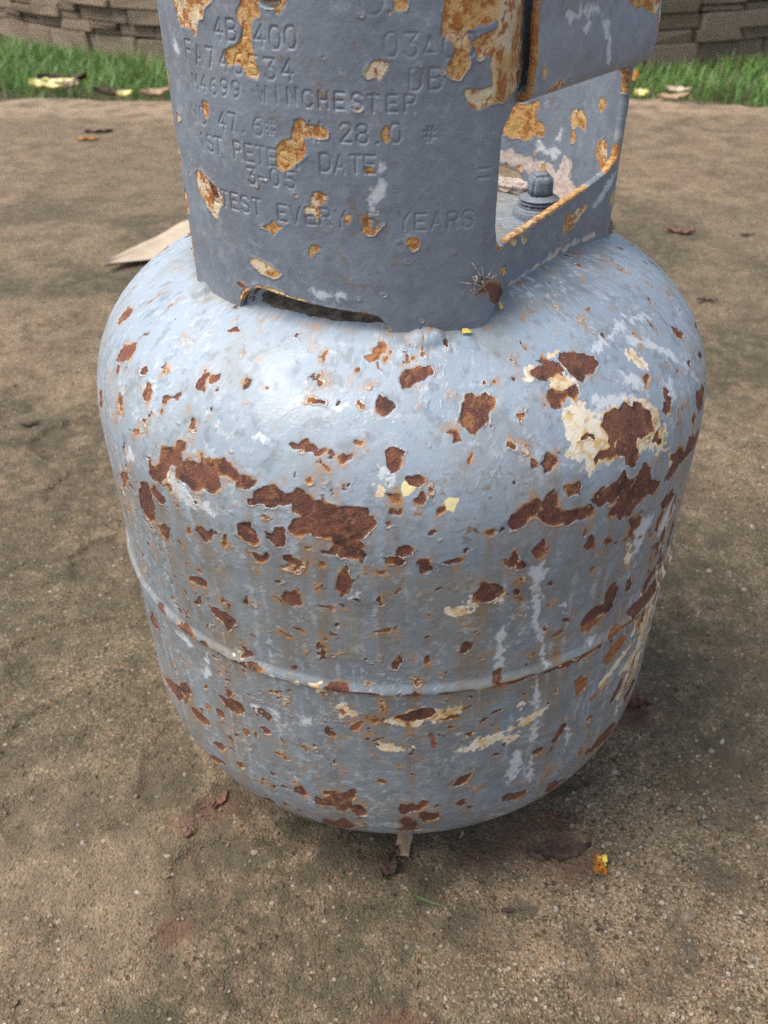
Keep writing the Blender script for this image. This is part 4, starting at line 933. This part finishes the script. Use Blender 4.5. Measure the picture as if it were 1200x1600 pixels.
M_TAN = simple("dry_tan_leaf", (0.44, 0.29, 0.17), (0.52, 0.37, 0.23), 120, .7, .0004)
M_BEI = simple("pale_beige_husk", (0.46, 0.36, 0.245), (0.54, 0.44, 0.32), 30, .6, .0004)
M_BRN = simple("dark_rotten_leaf", (0.050, 0.030, 0.022), (0.105, 0.062, 0.045), 160, .8, .001)
M_RED = simple("red_brown_leaf", (0.13, 0.055, 0.042), (0.22, 0.11, 0.08), 160, .8, .001)
M_GRN = simple("green_blade", (0.05, 0.10, 0.03), (0.10, 0.16, 0.05), 200, .6, .0002)
def bit(name, mat, me, loc, rz, label, cat, tilt=(0, 0), group=None):
    o = link(name, me, mat); o.location = loc; o.rotation_euler = (tilt[0], tilt[1], rz); return tag(o, label, cat, group)
def shard(name, pts, th=.0002):
    bm = bmesh.new(); k = len(pts); top = [bm.verts.new((x * .001, y * .001, .0004 * math.sin(i * 2.1) + th)) for i, (x, y) in enumerate(pts)]; bot = [bm.verts.new((v.co.x, v.co.y, v.co.z - th)) for v in top]
    bm.faces.new(top); bm.faces.new(bot[::-1])
    for i in range(k): bm.faces.new((top[i], bot[i], bot[(i + 1) % k], top[(i + 1) % k]))
    bmesh.ops.recalc_face_normals(bm, faces=bm.faces); me = bpy.data.meshes.new(name); bm.to_mesh(me); bm.free(); return me
p_, n_ = at_collar(.1582, .1515, .0016); o = link("petal_scrap", shard("petal_scrap", [(-1.7, -1.0), (1.2, -1.5), (2.0, .3), (.4, 1.7), (-1.4, 1.2)]), M_YEL)
o.matrix_world = frame(p_, (n_ + Vector((0, 0, .4))).normalized()); tag(o, "bright yellow petal scrap stuck on the collar's lower corner below the spider", "petal")
th_ = .255; rr_ = .1035; o = link("petal_scrap", shard("petal_scrap", [(-1.9, -.9), (1.6, -1.1), (1.9, .5), (.3, 1.4), (-1.6, 1.0)]), M_YEL)
o.location = (rr_ * math.sin(th_), -rr_ * math.cos(th_), dome_z(rr_) + .0012); o.rotation_euler = (.5, 0, .1); tag(o, "yellow petal scrap lying on the shell beside the collar's front weld", "petal")

# ------------------------------------------------------------------ litter on the slab
def onslab(x, y, h=.0006): return (x, y, ground_z(x, y) + h)
bit("dry_husk", M_BEI, leaf_mesh("dry_husk", .45, .170, .03, .05, .8, 9, nu=60, nv=13, th=.0010, crumple=.02, tri=2.3), (-.283, .974, ground_z(-.283, .974) + .003), math.radians(226), "large smooth beige dry husk pointing left from behind the gas bottle", "husk")
bit("bark_chip", M_TAN, leaf_mesh("bark_chip", .030, .0105, -.10, -.05, 5, 12, .25, nu=24, th=.0016), onslab(.004, -.1120, .003), math.radians(86), "flat tan chip of dry wood sticking out from under the bottle's front", "wood chip")
bit("leaf_fragment", M_BRN, leaf_mesh("leaf_fragment", .022, .008, .2, .1, 1.2, 13, .8, nu=28, nv=9, crumple=.4), onslab(-.004, -.1315, .0022), math.radians(70), "dark rotten leaf fragment at the end of the tan wood chip", "leaf")
bit("crumpled_leaf", M_BRN, leaf_mesh("crumpled_leaf", .038, .009, .15, .05, .9, 14, .8, nu=36, nv=11, crumple=.55), onslab(.097, -.1215, .002), math.radians(8), "dark crumpled leaf beside the orange flower in front of the bottle", "leaf")
bit("leaf_fragment", M_RED, leaf_mesh("leaf_fragment", .022, .006, .2, .05, .9, 15, .8, nu=28, nv=9, crumple=.4), onslab(.102, -.100, .0015), math.radians(-14), "reddish brown leaf fragment just behind the dark crumpled leaf", "leaf")
fl = empty("fallen_flower", onslab(.119, -.1325, 0)); tag(fl, "small withered orange and yellow flower on the concrete", "flower")
for k, (a, m_, L) in enumerate([(235, M_ORG, .012), (60, M_YEL, .007), (285, M_ORG, .009), (110, M_ORG, .007)]):
    o = link("petal", leaf_mesh("petal", L, .0048, .45, .5, 1.4, 30 + k, .45, nu=12, nv=6), m_, fl); o.location = (math.cos(math.radians(a)) * .004, math.sin(math.radians(a)) * .004, .004); o.rotation_euler = (.3 * math.sin(k), -.35, math.radians(a))
bit("grass_blade", M_GRN, leaf_mesh("grass_blade", .016, .0015, .1, .2, 1.5, 17), onslab(.017, -.1535, .0012), math.radians(-22), "single green grass blade on the concrete in front of the bottle", "grass blade")
bit("curled_leaf", M_RED, leaf_mesh("curled_leaf", .020, .011, .4, .3, 1, 18, .6, nu=24, nv=9, crumple=.3), onslab(.168, -.010, .002), math.radians(-20), "curled brown leaf against the concrete at the bottle's lower right", "leaf")
for (x, y, L, a, m_, lab) in [(-.397, .37, .022, 20, M_BRN, "small black leaf scrap on the slab left of the bottle's shoulder"), (-.695, 1.669, .075, 8, M_BRN, "dark narrow leaf lying far back on the slab, left of the collar"), (-.70, 1.60, .06, 0, M_ORG, "orange leaf scrap beside the dark narrow leaf at the far left"),
                         (.453, .976, .060, -12, M_RED, "narrow red leaf on the slab behind the bottle's right shoulder"), (.42, .70, .032, -8, M_BRN, "thin dark stalk on the slab at the right, nearer than the narrow red leaf"), (.56, .965, .03, 10, M_BRN, "dark speck of leaf right of the narrow red leaf"), (-.62, .585, .07, 30, M_BRN, "dark curled twig of leaf at the photo's left edge"),
                         (.062, -.159, .0085, 10, M_BRN, "black seed-like scrap on the concrete right of the green blade"), (-.113, -.088, .018, 60, M_RED, "rotten red-brown scrap against the bottle's lower left"), (-.128, -.112, .014, 80, M_RED, "reddish scrap on the slab at the lower left, left of the leaf print"), (-.088, -.172, .008, -25, M_BRN, "small black splinter on the slab near the bottom left")]:
    bit("leaf_scrap", m_, leaf_mesh("leaf_scrap", L * .85, L * .26, .14, .10, 1, int(abs(x) * 999), .8, nu=24, nv=8, crumple=.3), onslab(x, y, .0015), math.radians(a), lab, "leaf")
# grit and small stones lying loose or standing proud
def pebbles():
    ico = bmesh.new(); bmesh.ops.create_icosphere(ico, subdivisions=1, radius=1.0); ico.verts.ensure_lookup_table()
    v0 = np.array([v.co[:] for v in ico.verts]); f0 = np.array([[v.index for v in f.verts] for f in ico.faces]); ico.free()
    Vs, Fs, Ts = [], [], []; n = 0; cnt_ = 0
    while cnt_ < 5200:
        x = rng.uniform(-.45, .5); y = -.27 + .75 * rng.random() ** 1.7
        if math.hypot(x, y) < .098: continue
        r = min(.0034, .00060 * math.exp(abs(rng.normal(0, .52)))); k = v0 * r * (1 + .7 * (rng.random((1, 3)) - .5)) * (1 + .5 * (rng.random((len(v0), 1)) - .5)); k[:, 2] *= .75
        a = rng.uniform(0, 6.28); c, s = math.cos(a), math.sin(a); k = k @ np.array([[c, s, 0], [-s, c, 0], [0, 0, 1]])
        Vs.append(k + np.array([x, y, ground_z(x, y) - r * .25])); Fs.append(f0 + n); Ts.append(np.full(len(v0), rng.random())); n += len(v0); cnt_ += 1
    n_ = NT("mixed_grit"); t = n_.attr('tone')
    col = n_.mix(n_.mr(t, .0, .55, smooth=False), (.10, .078, .055), (.32, .255, .185)); col = n_.mix(n_.mr(t, .88, .91), col, (.44, .38, .31)); col = n_.mix(n_.mr(t, .945, .955), col, (.42, .20, .09)); col = n_.mix(n_.mr(t, .985, .99), col, (.20, .21, .24))
    n_.set(Base_Color=n_.mix(n_.math('MULTIPLY', n_.noise(900, 3, .6), .4), col, (.16, .12, .085)), Roughness=.8, Normal=n_.bump(n_.noise(1200, 4, .6), .0003))
    tag(link("grit", mesh_np("grit", np.concatenate(Vs), np.concatenate(Fs), smooth=False, attrs=dict(tone=np.concatenate(Ts))), n_.m), "loose grit and small stones scattered over the rough concrete", "grit", kind="stuff")
pebbles()

# ------------------------------------------------------------------ round dry-stone wall
def stone_mat():
    n = NT("brown_sandstone"); r = rnd_info(n); f = n.noise(9, 5, .65); g = n.noise(60, 5, .65)
    col = n.mix(r, (0.440, 0.315, 0.210), (0.660, 0.500, 0.355)); col = n.mix(n.math('MULTIPLY', n.mr(f, .4, .7), .5), col, (0.66, 0.51, 0.36))
    col = n.mix(n.math('MULTIPLY', n.mr(g, .5, .72), .55), col, (0.085, 0.066, 0.05))
    return n.set(Base_Color=col, Roughness=.92, Normal=n.bump(n.noise(45, 6, .7), .022))
M_STONE = stone_mat(); M_JOINT = simple("dark_joint_soil", (.075, .055, .038), (.13, .10, .07), 60, .95, .004)
def stone_mesh(seed):
    from mathutils import noise as mn
    bm = bmesh.new(); bmesh.ops.create_cube(bm, size=1.0); bmesh.ops.bevel(bm, geom=list(bm.edges), offset=.045, segments=1, affect='EDGES')
    for v in bm.verts: v.co += Vector((mn.noise(v.co * 1.7 + Vector((seed * 3.1, 0, 0))), mn.noise(v.co * 1.7 + Vector((0, seed * 2.7, 5))), mn.noise(v.co * 1.7 + Vector((5, 0, seed * 1.9))))) * .09
    me = bpy.data.meshes.new("stone"); bm.to_mesh(me); bm.free(); me.materials.append(M_STONE); return me
STM = [stone_mesh(k) for k in range(14)]
wall = empty("stone_wall", (WC[0], WC[1], -.03)); tag(wall, "low curved planter wall of stacked brown stone behind the grass", "wall")
def ring_mesh(name, r0, r1, z0, z1, n=96):
    me = lathe(name, [(r0, z0), (r1, z0), (r1, z1), (r0, z1)], n, closed=True); return me
link("wall_core", ring_mesh("wall_core", WR - .30, WR - .035, .0, .36), M_JOINT, wall)
link("planter_soil", ring_mesh("planter_soil", .02, WR - .295, .0, .33), M_SOIL, wall)
zc = 0.03; courses = [(.0, .075), (.075, .112), (.112, .157), (.157, .196), (.196, .240), (.240, .285), (.285, .330)]
for ci_, (z0, z1) in enumerate(courses):
    a = math.radians(-72) + random.uniform(0, .03)
    while a < math.radians(52):
        w = random.uniform(.09, .26); split = (ci_ > 0 and random.random() < .30); parts = [(z0, z1)] if not split else [(z0, z0 + (z1 - z0) * .48), (z0 + (z1 - z0) * .52, z1)]
        for (q0, q1) in parts:
            o = link("stone", random.choice(STM), None, wall); am = a + w / 2 / WR; out = random.uniform(-.012, .012)
            o.location = ((WR - .045 + out) * math.sin(am), -(WR - .045 + out) * math.cos(am), (q0 + q1) / 2); o.rotation_euler = (random.uniform(-.03, .03), random.uniform(-.012, .012), am)
            o.scale = ((w - .006) * (1 if random.random() < .5 else -1), .10, (q1 - q0) - random.uniform(.001, .006))
        a += w / WR
# ------------------------------------------------------------------ grass and leaves at its foot
def grass():
    Vs, Fs, Ts = [], [], []; n = 0; cnt_ = 0
    while cnt_ < 15500:
        if cnt_ < 12500:
            x = rng.uniform(-2.2, 2.0); y = rng.uniform(2.01, 3.1)
            if x > .55: y = rng.uniform(1.93, 3.1)
        else: x = rng.uniform(-3.6, -1.0); y = rng.uniform(2.0, 4.8)
        dw = math.hypot(x - WC[0], y - WC[1])
        if dw < WR + .012: continue
        e = 2.10 + .15 * float(fbm(np.array(x * 4.), np.array(1.), 3, 401)) - (.10 if x > .55 else 0)
        if y < e: continue
        if y < e + .10 and rng.random() < .55: continue
        L = rng.uniform(.030, .080) * (.75 if y < e + .08 else 1) * (.7 if dw < WR + .08 else 1); w = rng.uniform(.0014, .0030); a = rng.uniform(0, 6.28); ln = abs(rng.normal(.75, .55)) * L; ca, sa = math.cos(a), math.sin(a)
        for k in range(4):
            t = k / 3; ww = w * (1 - t ** 2) + .0002; cx = x + ca * ln * t ** 2; cy = y + sa * ln * t ** 2; z = -.032 + L * t * (1 - .25 * t * min(1, ln / L))
            Vs += [(cx - sa * ww, cy + ca * ww, z), (cx + sa * ww, cy - ca * ww, z)]
            if k < 3: b = n + 2 * k; Fs.append((b, b + 1, b + 3, b + 2))
        n += 8; Ts += [rng.random()] * 8; cnt_ += 1
    m = NT("lawn_blades"); t = m.attr('tone'); col = m.mix(t, (.075, .180, .035), (.215, .360, .085)); col = m.mix(m.mr(t, .93, .95), col, (.30, .25, .12))
    m.set(Base_Color=col, Roughness=.5); tr = m.t.nodes.new("ShaderNodeBsdfTranslucent"); ms = m.t.nodes.new("ShaderNodeMixShader"); ms.inputs[0].default_value = .3
    m.put(tr.inputs[0], col); m.t.links.new(m.b.outputs[0], ms.inputs[1]); m.t.links.new(tr.outputs[0], ms.inputs[2]); m.t.links.new(ms.outputs[0], m.out.inputs[0])
    tag(link("grass", mesh_np("grass", np.array(Vs), np.array(Fs), attrs=dict(tone=np.array(Ts))), m.m), "strip of short green grass between the slab and the stone wall", "grass", kind="stuff")
grass()
for (x, y, z, L, W, a, m_, nm, lab, cat) in [(-.955, 2.145, .006, .125, .05, 8, M_YEL2, "fallen_leaf", "ragged yellow leaf at the grass edge on the far left", "leaf"), (-.94, 2.19, .012, .13, .045, 14, M_BRN, "fallen_leaf", "dark curled leaf behind the ragged yellow leaf at the grass edge", "leaf"),
        (-.90, 2.13, .012, .045, .04, 50, M_BEI, "fallen_leaf", "small whitish leaf end beside the ragged yellow leaf", "leaf"), (-.734, 2.05, .006, .042, .026, 20, M_YEL2, "petal", "round yellow petal on the slab edge left of the collar", "petal"), (-.78, 2.10, .0, .10, .03, -5, M_BRN, "fallen_leaf", "brown leaf lying in front of the grass left of the collar", "leaf"),
        (.61, 2.14, .02, .07, .05, 20, M_ORG, "fallen_leaf", "orange leaf in the grass right of the collar", "leaf"), (.625, 2.02, .006, .036, .03, 0, M_YEL2, "petal", "pale yellow petal at the slab edge right of the collar", "petal"), (.72, 2.02, .015, .07, .022, -30, M_BEI, "fallen_leaf", "pale curled leaf leaning in the grass on the right", "leaf"), (.70, 1.99, .004, .09, .02, 12, M_TAN, "fallen_leaf", "tan leaf strip along the slab edge on the right", "leaf"),
        (-.66, 2.09, .0, .09, .03, 30, M_TAN, "fallen_leaf", "dry tan leaf at the grass edge nearest the collar's left side", "leaf")]:
    bit(nm, m_, leaf_mesh(nm, L, W, .35, .35, 1, int(abs(x * 777)), .5), (x, y, z), math.radians(a), lab, cat, tilt=(.25, 0))
